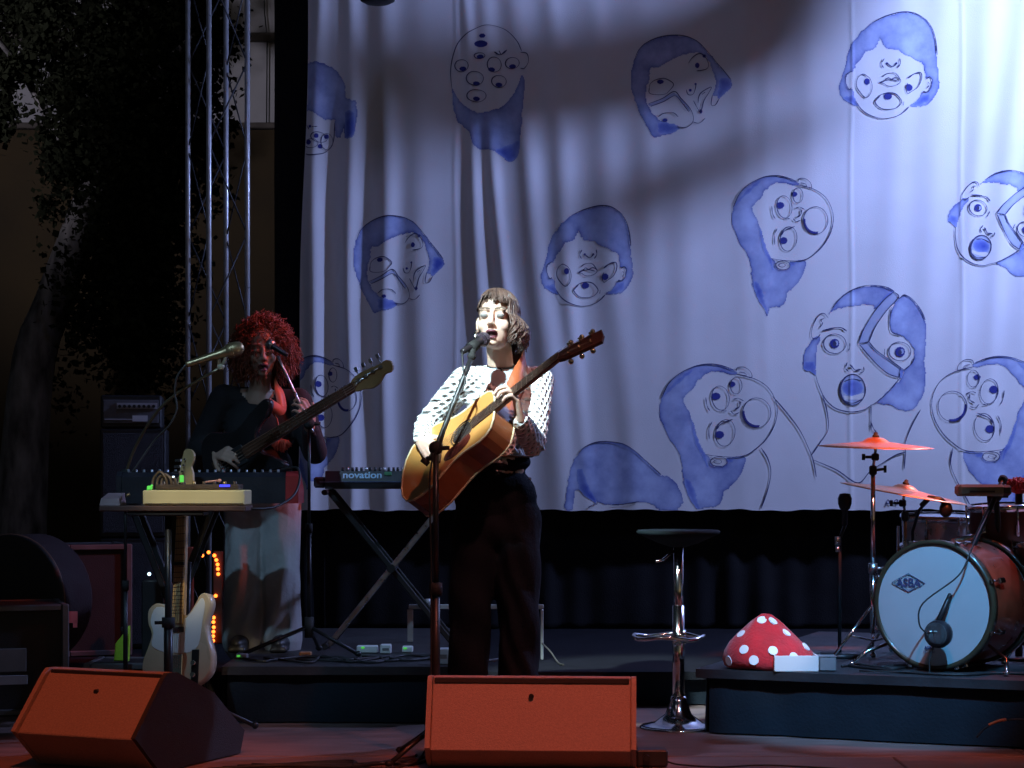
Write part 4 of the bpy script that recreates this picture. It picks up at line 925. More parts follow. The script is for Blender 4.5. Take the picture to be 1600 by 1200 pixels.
MB().prism(catmull([(.035, -.04), (.05, -.075), (.02, -.105), (-.04, -.115), (-.09, -.095), (-.085, -.06), (-.05, -.045), (-.02, -.055)], 4, True), .0006, .0024, GT).build('pickguard', GUARD, gtr)
br = MB().prism([(-.135, -.085), (-.110, -.085), (-.108, -.04), (-.102, 0), (-.108, .04), (-.110, .085), (-.135, .085), (-.14, 0)], .0003, .009, GT, 0, .002).build('bridge', ROSEW, gtr)
MB().box(GT(Vector((-.112, 0, .0115))), (.003, .075, .006), rotm(u_, v_, n_)).build('saddle', BINDING, br)
MB().prism([(.06, -.029), (.06, .029), (.515, .0225), (.515, -.0225)][::-1], .0004, .0065, GT, 0, .001).build('fretboard', ROSEW, gtr)
nk_ = MB(); nkp = [(.14, .03), (.175, .028), (.22, .024), (.35, .022), (.515, .021)]
vs = []; fs = []
for (x, w_) in nkp:
    for k in range(9):
        a = math.pi * k / 8; vs.append(GT(Vector((x, w_ * math.cos(a) * 1.03, -w_ * math.sin(a) * .85))))
for i in range(len(nkp) - 1):
    for k in range(8): q = i * 9 + k; fs.append((q, q + 1, q + 10, q + 9))
nk_.add(vs, fs, 0, True); nk_.build('neck', MAHOG, gtr)
for i in range(15):
    x = .515 - (.645) * (1 - 2 ** (-(i + 1) / 12.0)); wd = .0225 + (.515 - x) * .0143
    MB().box(GT(Vector((x, 0, .0072))), (.0022, wd * 2, .002), rotm(u_, v_, n_)).build('fret', STRING, gtr)
ct, st = math.cos(R(-13)), math.sin(R(-13))
HT = lambda p: GT(Vector((.513 + p.x * ct - p.z * st, p.y, p.x * st + p.z * ct)))
hs = MB().prism([(0, -.023), (.02, -.03), (.11, -.036), (.185, -.037), (.192, 0), (.185, .037), (.11, .036), (.02, .03), (0, .023)], -.013, .002, HT, 0, .002).build('headstock', ROSEW, gtr)
for s in (-1, 1):
    for k in range(3):
        x = .05 + k * .047
        MB().cyl(HT(Vector((x, s * .022, .002))), HT(Vector((x, s * .022, .02))), .0038).cyl(HT(Vector((x, s * .03, -.006))), HT(Vector((x, s * .052, -.006))), .003).ell(HT(Vector((x, s * .060, -.006))), (.010, .007, .010)).build('tuner', GOLD, hs)
for k in range(6):
    y = -.0185 + k * .0074; s = -1 if k < 3 else 1; kk = k if k < 3 else 5 - k
    MB().tube([GT(Vector((-.118, y * 1.35, .0125))), GT(Vector((.515, y, .0085))), HT(Vector((.05 + kk * .047, s * .022, .012)))], .0008, 4).build('string', STRING, gtr)
sp_ = catmull([GT(Vector((.165, .02, -.06))), p_(800, 618, 7.60), p_(812, 588, 7.66), p_(820, 568, 7.74), p_(818, 559, 7.80), p_(798, 575, 7.87), p_(770, 640, 7.92), p_(730, 720, 7.88), GT(Vector((-.335, .0, -.055)))], 6)
vs = []; fs = []
for i, p in enumerate(sp_):
    p = Vector(p); t = Vector(sp_[min(i + 1, len(sp_) - 1)]) - Vector(sp_[max(i - 1, 0)]); ctr = p_(784, 640, 7.80); o_ = (p - Vector((ctr.x, ctr.y, p.z))); wv = t.cross(o_).normalized() * .036; th = t.cross(wv).normalized() * .0018
    vs += [p + wv + th, p - wv + th, p - wv - th, p + wv - th]
    if i:
        c = (i - 1) * 4; fs += [(c, c + 1, c + 5, c + 4), (c + 1, c + 2, c + 6, c + 5), (c + 2, c + 3, c + 7, c + 6), (c + 3, c, c + 4, c + 7)]
MB().add(vs, fs, 0, True).build('strap', STRAP, gtr)

# bass guitar
BASSBLK = mat('black_lacquer', (0.012, 0.012, 0.014), 0.2, coat=0.6)
MAPLE = mat('maple', (0.55, 0.36, 0.16), 0.35, var=0.3, vscale=9, coat=0.3)
b0 = P(372, 714, 9.02); b1 = P(612, 568, 8.66)
bu = (b1 - b0).normalized(); bn = Vector((-.1, -.92, .15)); bn = (bn - bu * bn.dot(bu)).normalized(); bv = bn.cross(bu)
BT = lambda p: b0 + bu * p.x + bv * p.y + bn * p.z
bass = thing('bass_guitar', 'black electric bass with maple headstock held by the curly-haired player', 'bass guitar', BT(Vector((-.2, 0, 0))))
LB = (b1 - b0).length
bo = catmull([(-.20, 0), (-.185, -.10), (-.13, -.155), (-.06, -.15), (0, -.115), (.06, -.11), (.12, -.13), (.19, -.15), (.20, -.125), (.15, -.07), (.12, -.035), (.12, .035), (.15, .07), (.22, .10), (.255, .14), (.23, .165), (.14, .145), (.05, .115), (-.02, .13), (-.09, .165), (-.16, .13)], 4, True)
MB().prism(bo, -.042, 0, BT, 0, .006, sm=True).build('body', BASSBLK, bass)
MB().prism([(.02, -.03), (.02, .03), (LB - .21, .021), (LB - .21, -.021)][::-1], -.012, .008, BT, 0, .003).build('neck', mat('brown_bass_neck', (0.16, 0.075, 0.045), 0.4), bass)
for i in range(16):
    x = (LB - .21) - (LB - .09) * (1 - 2 ** (-(i + 1) / 12.0)); MB().box(BT(Vector((x, 0, .009))), (.003, .05, .002), rotm(bu, bv, bn)).build('fret', STRING, bass)
hd = MB().prism(catmull([(LB - .215, -.021), (LB - .17, -.034), (LB - .13, -.05), (LB - .09, -.046), (LB - .05, -.025), (LB - .02, -.03), (LB, -.012), (LB, .012), (LB - .02, .026), (LB - .06, .026), (LB - .12, .034), (LB - .18, .036), (LB - .215, .021)], 3, True), -.012, .004, BT, 0, .002).build('headstock', mat('brown_headstock', (0.30, 0.17, 0.065), 0.4), bass)
for k in range(4):
    x = LB - .17 + k * .04; MB().cyl(BT(Vector((x, .01, .004))), BT(Vector((x, .01, .016))), .007).cyl(BT(Vector((x, .02, -.006))), BT(Vector((x, .055, -.006))), .003).box(BT(Vector((x, .062, -.006))), (.016, .02, .006), rotm(bu, bv, bn), bev=.002).build('tuner', STEEL, hd)
    y = -.015 + k * .01; MB().tube([BT(Vector((-.11, y * 1.5, .014))), BT(Vector((LB - .21, y, .011))), BT(Vector((x, .01, .012)))], .0022, 4).build('string', STRING, bass)
MB().box(BT(Vector((-.11, 0, .006))), (.05, .08, .012), rotm(bu, bv, bn), bev=.003).build('bridge', CHROME, bass)
MB().box(BT(Vector((.01, 0, .004))), (.06, .085, .008), rotm(bu, bv, bn), bev=.002).build('pickup', BLACK_PL, bass)
for k in range(3): MB().cyl(BT(Vector((-.08 - .03 * k, -.09, 0))), BT(Vector((-.08 - .03 * k, -.09, .014))), .009).build('knob', CHROME, bass)
sb = catmull([BT(Vector((.235, .145, -.02))), q_(440, 640, 9.14), q_(436, 610, 9.19), q_(432, 596, 9.26), q_(425, 600, 9.36), q_(385, 680, 9.42), BT(Vector((-.2, 0, -.03)))], 6); vs = []; fs = []
for i, p in enumerate(sb):
    p = Vector(p); t = Vector(sb[min(i + 1, len(sb) - 1)]) - Vector(sb[max(i - 1, 0)]); ctr = q_(410, 660, 9.3); o_ = (p - Vector((ctr.x, ctr.y, p.z))); wv = t.cross(o_).normalized() * .024; th = t.cross(wv).normalized() * .0018
    vs += [p + wv + th, p - wv + th, p - wv - th, p + wv - th]
    if i: c = (i - 1) * 4; fs += [(c, c + 1, c + 5, c + 4), (c + 1, c + 2, c + 6, c + 5), (c + 2, c + 3, c + 7, c + 6), (c + 3, c, c + 4, c + 7)]
MB().add(vs, fs, 0, True).build('strap', mat('orange_strap', (0.50, 0.09, 0.03), 0.5), bass)

# white telecaster-style guitar on a stand, front left
TYY = 8.30; t0 = P(277, 996, TYY)
tu = Vector((.012, .16, 1)).normalized(); tn = Vector((-.42, -.9, .15)); tn = (tn - tu * tn.dot(tu)).normalized(); tx = tu.cross(tn)
TT = lambda p: t0 + (tx * p.x + tu * p.y + tn * p.z) * 1.05
BLONDE = mat('blonde_body', (0.55, 0.44, 0.30), 0.28, coat=0.5, var=0.12)
PGW = mat('white_pickguard', (0.70, 0.72, 0.72), 0.35, var=0.05)
tele = thing('electric_guitar', 'blonde electric guitar with white guard standing behind the left floor monitor', 'guitar', TT(Vector((0, -.19, 0))))
to = catmull([(0, -.195), (.09, -.185), (.148, -.14), (.158, -.075), (.138, -.01), (.125, .04), (.135, .085), (.145, .13), (.128, .165), (.098, .165), (.072, .125), (.045, .09), (.028, .085), (-.028, .105), (-.06, .125), (-.105, .135), (-.14, .11), (-.14, .06), (-.122, .015), (-.138, -.04), (-.158, -.09), (-.152, -.14), (-.09, -.185)], 4, True)
MB().prism(to, -.044, 0, TT, 0, .005, sm=True).build('body', BLONDE, tele)
MB().prism(catmull([(.02, .02), (-.028, .025), (-.03, .10), (-.1, .12), (-.125, .07), (-.11, .02), (-.115, -.03), (-.06, -.055), (0, -.06), (.06, -.058), (.10, -.03), (.112, .05), (.122, .12), (.112, .148), (.095, .14), (.065, .10), (.04, .075), (.03, .07)], 3, True), .0005, .003, TT, 0, .001).build('pickguard', PGW, tele)
MB().box(TT(Vector((-.01, -.11, .004))), (.085, .09, .007), rotm(tx, tu, tn), bev=.002).build('bridge', CHROME, tele)
MB().box(TT(Vector((.0, .03, .005))), (.065, .022, .009), rotm(tx, tu, tn), bev=.003).build('pickup', BLACK_PL, tele)
cp = MB().box(TT(Vector((.088, -.12, .003))), (.034, .15, .005), rotm(tx, tu, tn), bev=.002).build('control_plate', BLACK_MET, tele)
for k in (-.1, -.145): MB().cyl(TT(Vector((.088, k, .004))), TT(Vector((.088, k, .022))), .010).build('knob', CHROME, cp)
MB().prism([(-.028, .05), (.028, .05), (.021, .535), (-.021, .535)], -.018, .007, TT, 0, .004).build('neck', MAPLE, tele)
for i in range(20):
    y = .535 - .645 * (1 - 2 ** (-(i + 1) / 12.0)); MB().box(TT(Vector((0, y, .008))), (.044 + (.535 - y) * .02, .0024, .0022), rotm(tx, tu, tn)).build('fret', BLACK_MET, tele)
MB().box(TT(Vector((0, .285, .012))), (.056, .014, .012), rotm(tx, tu, tn), bev=.003).build('capo', BLACK_PL, tele)
th_ = MB().prism(catmull([(-.021, .53), (.021, .53), (.032, .56), (.046, .60), (.044, .64), (.036, .665), (.044, .69), (.046, .715), (.03, .735), (.004, .735), (-.004, .715), (-.012, .68), (-.028, .58)], 3, True), -.012, .003, TT, 0, .002).build('headstock', MAPLE, tele)
for k in range(6): MB().cyl(TT(Vector((-.012 + k * .0045, .575 + k * .024, .003))), TT(Vector((-.012 + k * .0045, .575 + k * .024, .014))), .004).box(TT(Vector((-.045 + k * .003, .575 + k * .024, -.004))), (.03, .012, .008), rotm(tx, tu, tn), bev=.002).build('tuner', CHROME, th_)
for k in range(6): MB().tube([TT(Vector((-.025 + k * .01, -.12, .012))), TT(Vector((-.0175 + k * .007, .535, .010))), TT(Vector((-.012 + k * .0045, .575 + k * .024, .010)))], .0007, 4).build('string', STRING, tele)
st_ = thing('guitar_stand', 'black tripod stand under the blonde electric guitar', 'guitar stand', (TT(Vector((0, -.2, 0))).x, TYY + .1, 0.001))
bb = TT(Vector((0, -.2, -.03))); top = TT(Vector((0, .3, -.06)))
MB().tube([Vector((bb.x, bb.y + .12, .10)), top], .012).build('post', BLACK_MET, st_)
for (dx, dy) in ((-.25, -.10), (.30, -.08), (.02, .30)): MB().tube([Vector((bb.x, bb.y + .12, .14)), Vector((bb.x + dx, bb.y + .12 + dy, .014))], .010).ell(Vector((bb.x + dx, bb.y + .12 + dy, .016)), .015).build('leg', BLACK_MET, st_)
for s in (-1, 1): MB().tube([Vector((bb.x, bb.y + .12, .12)), TT(Vector((s * .07, -.21, -.04))), TT(Vector((s * .07, -.21, .02))), TT(Vector((s * .07, -.19, .03)))], .008).build('cradle_arm', RUBBER, st_)
# ================================================================== microphones and stands
MICG = mat('mic_grille', (0.10, 0.10, 0.105), 0.4, metal=0.7, bump=0.8, bscale=500)
MICB = mat('mic_body', (0.03, 0.025, 0.03), 0.35, metal=0.4)
GOLDM = mat('champagne_mic', (0.42, 0.30, 0.15), 0.35, metal=0.8)
def microphone(label, tip, tail, bodym, grille, sc=1.0, group='microphones'):
    tip = Vector(tip); tail = Vector(tail); d = (tip - tail).normalized(); L = (tip - tail).length
    o = thing('microphone', label, 'microphone', tail, group)
    MB().lathe([(.001, 0), (.010 * sc, 0), (.0115 * sc, .01), (.016 * sc, L * .62), (.020 * sc, L * .70), (.021 * sc, L * .72)], tail, d, 14).build('handle', bodym, o)
    g = MB().lathe([(.021 * sc, L * .70), (.0255 * sc, L * .74), (.027 * sc, L * .80), (.026 * sc, L * .88), (.021 * sc, L * .95), (.012 * sc, L * .99), (.001, L)], tail, d, 16).build('grille', grille, o)
    MB().lathe([(.0258 * sc, L * .775), (.0282 * sc, L * .78), (.0282 * sc, L * .80), (.0258 * sc, L * .805)], tail, d, 16).build('ring', bodym, g)
    return o
def mic_stand(label, foot, pivot, tip, back, r=.0095, legs=((-.26, -.10), (.26, -.08), (.03, .28)), boomm=None, mid=None):
    foot = Vector(foot); pivot = Vector(pivot); tip = Vector(tip); back = Vector(back)
    o = thing('microphone_stand', label, 'mic stand', foot, 'microphone stands'); up = Vector((0, 0, 1))
    MB().cyl(foot + up * .10, Vector((foot.x, foot.y, foot.z + (pivot.z - foot.z) * .55)), r * 1.25).cyl(Vector((foot.x, foot.y, foot.z + (pivot.z - foot.z) * .54)), pivot, r * .85).build('pole', BLACK_MET, o)
    MB().cyl(Vector((foot.x, foot.y, foot.z + (pivot.z - foot.z) * .53)), Vector((foot.x, foot.y, foot.z + (pivot.z - foot.z) * .57)), r * 1.9).build('height_clutch', RUBBER, o)
    pts = catmull([back, pivot] + ([Vector(m) for m in mid] if mid else []) + [tip], 5)
    MB().tube(pts, r * .8, 8).build('boom', boomm or BLACK_MET, o)
    MB().cyl(back, back + (back - pivot).normalized() * .02, r * 1.3).build('counterweight', RUBBER, o)
    MB().ell(pivot, (.026, .022, .026)).cyl(pivot, pivot + Vector((.05, 0, 0)), .008).build('clutch', RUBBER, o)
    MB().cyl(foot + up * .08, foot + up * .17, .02).build('hub', RUBBER, o)
    for (dx, dy) in legs: MB().tube([foot + up * .13, foot + Vector((dx, dy, .012))], .009).ell(foot + Vector((dx, dy, .014)), (.016, .016, .013)).build('leg', BLACK_MET, o)
    return o
# singer
fy = 7.40; ft = Vector((XP(681, fy), fy, 0.001))
mic_stand('black boom stand in front of the singer', ft, Vector((ft.x, fy, ZP(700, fy))), P(737, 558, 7.52), P(667, 718, 7.40), .0125, legs=((-.16, -.16), (.22, .10), (-.14, .2)))
microphone('dark vocal microphone at the singer\'s mouth', P(762, 526, 7.60), P(722, 550, 7.51), MICB, mat('purple_black_grille', (0.10, 0.07, 0.10), 0.4, metal=0.6, bump=0.8, bscale=500))
cl = thing('microphone_clip', 'black clip joining the singer\'s microphone to its boom', 'mic clip', P(737, 558, 7.52))
MB().cyl(P(737, 558, 7.52), P(740, 541, 7.548), .012).ell(P(737, 557, 7.52), .016).build('swivel', RUBBER, cl); MB().cyl(P(734, 545, 7.54), P(744, 538, 7.563), .021).build('sleeve', RUBBER, cl)
def cable(label, pts, r=.0035, group='black cables', m=CABLE):
    p = catmull(pts, 6); o = MB().tube(p, r, 6).build('cable', m); return tag(o, label, 'cable', group)
cable('black microphone cable hanging down the singer\'s stand', [P(722, 550, 7.51), P(724, 580, 7.47), P(726, 600, 7.44), P(705, 640, 7.42), P(690, 690, 7.385), P(672, 740, 7.385), P(674, 900, 7.385), P(672, 1100, 7.385), P(660, 1180, 7.33), (XP(600, 7.2), 7.2, .006), (XP(480, 7.3), 7.3, .006)])
# bass player's microphone
bf = Vector((XP(483, 8.98), 8.98, LZ + .001))
mic_stand('slim dark stand with a thin silver boom beside the bass player', bf, P(483, 662, 8.98), P(434, 556, 9.0), P(489, 676, 8.98), .008, legs=((-.29, -.1), (.22, -.06), (.02, .24)), boomm=STEEL)
microphone('silver-topped microphone in front of the bass player\'s face', P(417, 535, 9.02), P(449, 555, 8.98), MICB, STEEL, .85)
# champagne boom mic over the effects table
gf = Vector((XP(196, 8.62), 8.62, 0.001))
mic_stand('boom stand with a curved arm behind the effects table', gf, P(196, 742, 8.62), P(345, 574, 8.42), P(191, 772, 8.64), .008, mid=[P(217, 688, 8.58), P(262, 626, 8.5)], boomm=mat('brass_boom', (0.25, 0.2, 0.12), 0.35, metal=0.8))
microphone('champagne coloured microphone pointing right beside the bass player', P(381, 541, 8.42), P(290, 570, 8.38), GOLDM, GOLDM, 1.15)
c2 = thing('microphone_clip', 'pale clip holding the champagne microphone on its boom', 'mic clip', P(345, 574, 8.42))
MB().tube([P(345, 574, 8.42), P(340, 560, 8.41), P(332, 552, 8.40)], .009, 8).tube([P(345, 574, 8.42), P(352, 562, 8.41), P(350, 548, 8.41)], .007, 8).ell(P(345, 573, 8.42), .016).build('swivel', mat('pale_clip', (0.45, 0.38, 0.25), 0.5), c2)
cable('cable looping down from the champagne microphone', [P(290, 570, 8.38), P(277, 588, 8.40), P(273, 612, 8.44), P(276, 640, 8.46), P(264, 665, 8.5), P(240, 690, 8.58), P(205, 740, 8.60)], .004, m=mat('grey_cable', (0.10, 0.09, 0.08), 0.5))

# ================================================================== floor monitors
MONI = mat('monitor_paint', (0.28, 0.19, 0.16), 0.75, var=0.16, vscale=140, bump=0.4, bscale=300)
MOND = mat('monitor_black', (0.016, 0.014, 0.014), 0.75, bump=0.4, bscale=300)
def monitor(label, ridge_c, width, yaw, h, sl, low, back=.34):
    """wedge seen from behind: ridge_c = centre of its upper rear edge"""
    c = Vector(ridge_c); M = Matrix.Rotation(yaw, 3, 'Z'); o = thing('floor_monitor', label, 'floor monitor', (c.x, c.y, 0.001), 'wedge monitors at the stage front')
    T = lambda x, y, z: Vector((c.x, c.y, 0)) + M @ Vector((x, y, z))
    prof = [(0, h), (-sl * .12, h * .95), (-sl, low), (-sl * .99, low - .006), (-sl + low * 1.05, .004), (back, .004), (back + .03, h * .25), (back * .62, h * .72), (.05, h)]
    n = len(prof); b = MB(); w2 = width / 2 - .018
    vs = [T(s * w2, y + (.006 if i in (1, 2) else 0), z) for s in (-1, 1) for i, (y, z) in enumerate(prof)]
    b.add(vs, [tuple(range(n)), tuple(range(2 * n - 1, n - 1, -1))] + [(i, n + i, n + (i + 1) % n, (i + 1) % n) for i in range(n)]); cb_ = b.build('cabinet', [MONI], o); bv_ = cb_.modifiers.new('b', 'BEVEL'); bv_.width = .006; bv_.segments = 2; bv_.limit_method = 'ANGLE'
    for s in (-1, 1):
        vs = [T(s * (w2 + .0005) , y, z) for (y, z) in prof] + [T(s * (w2 + .018), y, z) for (y, z) in prof]
        # cheek a little proud of the rear panel
        vs = [v if i % n not in (0, 1, 2) else v + (M @ Vector((0, -.010, .002))) for i, v in enumerate(vs)]
        MB().add(vs, [tuple(range(n)), tuple(range(2 * n - 1, n - 1, -1))] + [(i, n + i, n + (i + 1) % n, (i + 1) % n) for i in range(n)]).build('cheek', MONI if False else MOND if s > 0 and abs(yaw) > .2 else MONI, o)  # shade painted in: flank turned from the lamp is black, others body paint
    MB().cyl(T(0, -sl * .34 - .004, h * .80), T(0, -sl * .34 + .02, h * .80), .009).build('bolt', BLACK_MET, o)
    gb = MB(); p0, p1 = prof[7], prof[6]; MB().box(T(0, -.010, h - .012), (width - .05, .012, .020), M, bev=.004).build('top_rail', MOND, o)
    gv = [T(s * (w2 - .03), y + .004, z + .004) for s in (-1, 1) for (y, z) in ((p0[0], p0[1]), (p1[0], p1[1]))]
    gb.add(gv, [(0, 1, 3, 2)]); gb.build('grille', MOND, o)
    return o
monitor('front centre floor monitor lit orange, below the singer', (XP(831, 7.27), 7.27, 0), .74, R(-3.5), ZP(1058, 7.27), .12, .078)
monitor('left floor monitor turned sideways with its shaded flank coloured black', (XP(168, 7.27), 7.27, 0), .52, R(-24), ZP(1048, 7.27), .20, .135, .47)
bx = thing('stage_box', 'small black junction box beside the centre floor monitor', 'box', (XP(1018, 7.30), 7.30, .001))
MB().box((XP(1018, 7.30), 7.30, .031), (.11, .10, .06), bev=.006).build('case', BLACK_PL, bx); MB().cyl((XP(1010, 7.24), 7.245, .035), (XP(1010, 7.24), 7.225, .035), .012).build('socket', BLACK_MET, bx)
cable('cable running right along the floor from the junction box', [(XP(1036, 7.30), 7.30, .02), (XP(1060, 7.3), 7.28, .006), (XP(1120, 7.3), 7.22, .006), (XP(1200, 7.3), 7.26, .006), (XP(1330, 7.3), 7.15, .006)])
random.seed(3)
for k in range(4):
    cable('black cable trailing over the floor left of the centre monitor', [(XP(668 - 6 * k, 7.38), 7.38 + .03 * k, .006 + .008 * (k % 2)), (XP(640, 7.4), 7.28 + .06 * k, .006), (XP(590 - 10 * k, 7.4), 7.33 - .03 * k, .006), (XP(540, 7.4), 7.22 + .05 * k, .006), (XP(400 - 20 * k, 7.4), 7.28 - .04 * k, .006)], .006)

# ================================================================== bar stool
STOOLY = 8.38; sx_ = XP(1060, STOOLY); sz = ZP(828, STOOLY)
sto = thing('bar_stool', 'chrome bar stool with a round black seat right of the singer', 'stool', (sx_, STOOLY, .001))
MB().lathe([(.001, sz - .005), (.15, sz - .003), (.165, sz), (.172, sz - .006), (.168, sz - .016), (.135, sz - .030), (.08, sz - .055), (.03, sz - .07), (.001, sz - .07)], (sx_, STOOLY, 0), (0, 0, 1), 36).build('seat', mat('stool_vinyl', (0.010, 0.016, 0.019), 0.85, spec=0.15), sto)
MB().cyl((sx_, STOOLY, .36), (sx_, STOOLY, sz - .065), .0205, n=18).cyl((sx_, STOOLY, .10), (sx_, STOOLY, .50), .0245, n=18).build('column', CHROME, sto)
MB().lathe([(.001, .013), (.155, .008), (.160, .004), (.160, .001)], (sx_, STOOLY, 0), (0, 0, 1), 40).lathe([(.150, .012), (.10, .022), (.055, .055), (.035, .11), (.030, .13), (.001, .13)], (sx_, STOOLY, 0), (0, 0, 1), 32).build('base', CHROME, sto)
fz = ZP(995, STOOLY); fr_ = [(sx_ + .015 - .125 + .125 * math.cos(a) * 1.15 - .0, STOOLY + .12 * math.sin(a), fz) for a in [2 * math.pi * i / 24 for i in range(24)]]
MB().tube([(x + .07, y, z - .006 * math.sin(i)) for i, (x, y, z) in enumerate(fr_)], .009, 8, closed=True).cyl((sx_ - .02, STOOLY, fz), (sx_ + .03, STOOLY, fz), .03, n=14).build('footrest', CHROME, sto)
MB().tube([(sx_ - .02, STOOLY - .03, sz - .085), (sx_ - .07, STOOLY - .08, sz - .12), (sx_ - .10, STOOLY - .10, sz - .125)], .006, 6).build('height_lever', CHROME, sto)

# ================================================================== mushroom cushion and boxes on the drum riser
RED = mat('red_plush', (0.55, 0.012, 0.02), 0.9, var=0.2, vscale=20, bump=0.4, bscale=90, sheen=0.3)
SPOT = mat('white_felt', (0.82, 0.80, 0.82), 0.9, var=0.04)
mY = 8.16; mc = Vector((XP(1203, mY), mY + .05, RZ + .002)); ms = mY / F_PX
mush = thing('plush_mushroom', 'red plush mushroom cap with white spots at the riser edge', 'plush mushroom', mc)
MH = (1046 - 962) * ms; prof = [(.001, 1.0), (.12, .985), (.24, .92), (.36, .84), (.50, .73), (.66, .61), (.82, .48), (.94, .34), (1.0, .18), (.97, .06), (.85, .01), (.5, 0), (.001, .0)]
RX = 73 * ms; nth = 48; vs = []; fs = []
def mp(r_, zz, a, o_=0.0):
    sk = .20 * (1 - zz); xx = r_ * RX * (1 + .03 * math.sin(3 * a + 1)) * (1 + o_); lean = -.06 * zz * RX + (.12 * RX * (1 - zz) if math.cos(a) > 0 else 0) * math.cos(a) * .3
    return mc + Vector((xx * math.cos(a) + lean, xx * .72 * math.sin(a), zz * MH * (1 - .12 * max(0, math.cos(a)) * (1 - zz) * 2 * (1 if zz > .1 else 0)) + .004 * math.sin(5 * a + 9 * zz)))
for (r_, z_) in prof: vs += [mp(r_, z_, 2 * math.pi * k / nth) for k in range(nth)]
for i in range(len(prof) - 1):
    for k in range(nth): l = (k + 1) % nth; fs.append((i * nth + k, i * nth + l, (i + 1) * nth + l, (i + 1) * nth + k))
cap_ = MB().add(vs, fs, 0, True).build('cap', RED, mush)
pr = np.array(prof)
def surf(t, a):   # t: index along the profile
    i = int(t); f = t - i; r_ = pr[i] * (1 - f) + pr[min(i + 1, len(prof) - 1)] * f; return mp(r_[0], r_[1], a)
for (t, dg) in ((2.0, -115), (2.4, -62), (4.2, -40), (6.6, -128), (6.9, -88), (7.4, -60), (8.3, -155), (4.6, -165), (6.2, -20), (5.0, 60), (5.5, 120), (2.5, 90), (7.8, -112)):
    a = R(dg); c = surf(t, a); e1 = (surf(t, a + .02) - c).normalized(); e2 = (surf(min(t + .05, 11.9), a) - surf(max(t - .05, 0), a)).normalized(); nn_ = e1.cross(e2).normalized()
    if nn_.dot(c - (mc + Vector((0, 0, MH * .3)))) < 0: nn_ = -nn_
    rr_ = .0195; MB().add([c + nn_ * .0018 + (e1 * math.cos(q) + nn_.cross(e1) * math.sin(q)) * rr_ for q in [2 * math.pi * k / 16 for k in range(16)]] + [c - nn_ * .004 + (e1 * math.cos(q) + nn_.cross(e1) * math.sin(q)) * rr_ * 1.05 for q in [2 * math.pi * k / 16 for k in range(16)]], [tuple(range(16))] + [(k, (k + 1) % 16, 16 + (k + 1) % 16, 16 + k) for k in range(16)]).build('spot', SPOT, mush)
def tray(label, name, px0, px1, py0, Y, h, dep, m):
    x0, x1 = XP(px0, Y), XP(px1, Y); o = thing(name, label, 'box', ((x0 + x1) / 2, Y, RZ + .001)); z = RZ + .002
    MB().box(((x0 + x1) / 2, Y, z + h / 2), (x1 - x0, .006, h), bev=.002).box(((x0 + x1) / 2, Y + dep, z + h / 2), (x1 - x0, .006, h), bev=.002).box((x0 + .003, Y + dep / 2, z + h / 2), (.006, dep - .007, h), bev=.002).box((x1 - .003, Y + dep / 2, z + h / 2), (.006, dep - .007, h), bev=.002).build('side', m, o)
    MB().box(((x0 + x1) / 2, Y + dep / 2, z + .004), (x1 - x0 - .014, dep - .01, .006)).build('bottom', m, o)
    return o
tray('open white box in front of the red mushroom', 'open_box', 1210, 1279, 1054, 8.05, .062, .16, WHITE_PL)
gb_ = thing('grey_box', 'small grey box right of the open white box', 'box', (XP(1294, 8.06), 8.06, RZ + .001)); MB().box((XP(1294, 8.06), 8.10, RZ + .030), (.066, .07, .056), bev=.004).build('body', GREYPAINT, gb_); MB().box((XP(1294, 8.06), 8.10, RZ + .0595), (.069, .073, .003)).build('lid', GREYPAINT, gb_)

# ================================================================== drum kit
SHELL = mat('red_sparkle_shell', (0.30, 0.045, 0.02), 0.3, var=0.3, vscale=14, coat=0.6)
HOOP = mat('dark_hoop', (0.055, 0.04, 0.022), 0.35, coat=0.4)
DHEAD = mat('white_drum_head', (0.46, 0.48, 0.50), 0.45, var=0.05)
BRONZE = mat('cymbal_bronze', (0.72, 0.27, 0.09), 0.36, metal=0.75, var=0.2, vscale=20)
KY = 8.10; KR = .258; ka = R(37)
kax = Vector((-math.sin(ka), -math.cos(ka), 0)); kf = Vector((XP(1458, KY), KY, RZ + .002 + KR)); ks = Vector((math.cos(ka), -math.sin(ka), 0)); up = Vector((0, 0, 1))
kick = thing('bass_drum', 'bass drum with white front head and red shell on the riser', 'drum', (kf.x, kf.y, RZ + .001))
DEP = .38
KT = lambda x, z, d: kf + ks * x + up * z + kax * d
MB().lathe([(KR - .012, -.03), (KR - .012, -DEP + .03)], kf, kax, 56).build('shell', SHELL, kick)
for d0 in (0.0, -DEP + .0): MB().lathe([(KR - .010, d0 - .036), (KR, d0 - .036), (KR, d0 + .004), (KR - .018, d0 + .004), (KR - .018, d0 - .01)], kf, kax, 56).build('hoop', HOOP, kick)
dh = MB().lathe([(KR - .017, -.004), (KR - .03, -.002), (.12, .001), (.001, .001)], kf, kax, 56).build('front_head', DHEAD, kick)
MB().lathe([(KR - .02, -DEP + .002), (.001, -DEP + .002)], kf, kax, 40).build('rear_head', DHEAD, kick)
for k in range(8):
    a = 2 * math.pi * (k + .5) / 8; q = (KR + .004); c_, s_ = math.cos(a), math.sin(a)
    b = MB().box(KT(q * c_, q * s_, -.10), (.022, .05, .018), rotm(ks * -s_ + up * c_, kax, ks * c_ + up * s_), bev=.004).cyl(KT((q + .004) * c_, (q + .004) * s_, .012), KT((q + .004) * c_, (q + .004) * s_, -.09), .004)
    b.box(KT((q + .002) * c_, (q + .002) * s_, -.006), (.02, .02, .012), rotm(ks * -s_ + up * c_, kax, ks * c_ + up * s_), bev=.003); b.build('lug', CHROME, kick)
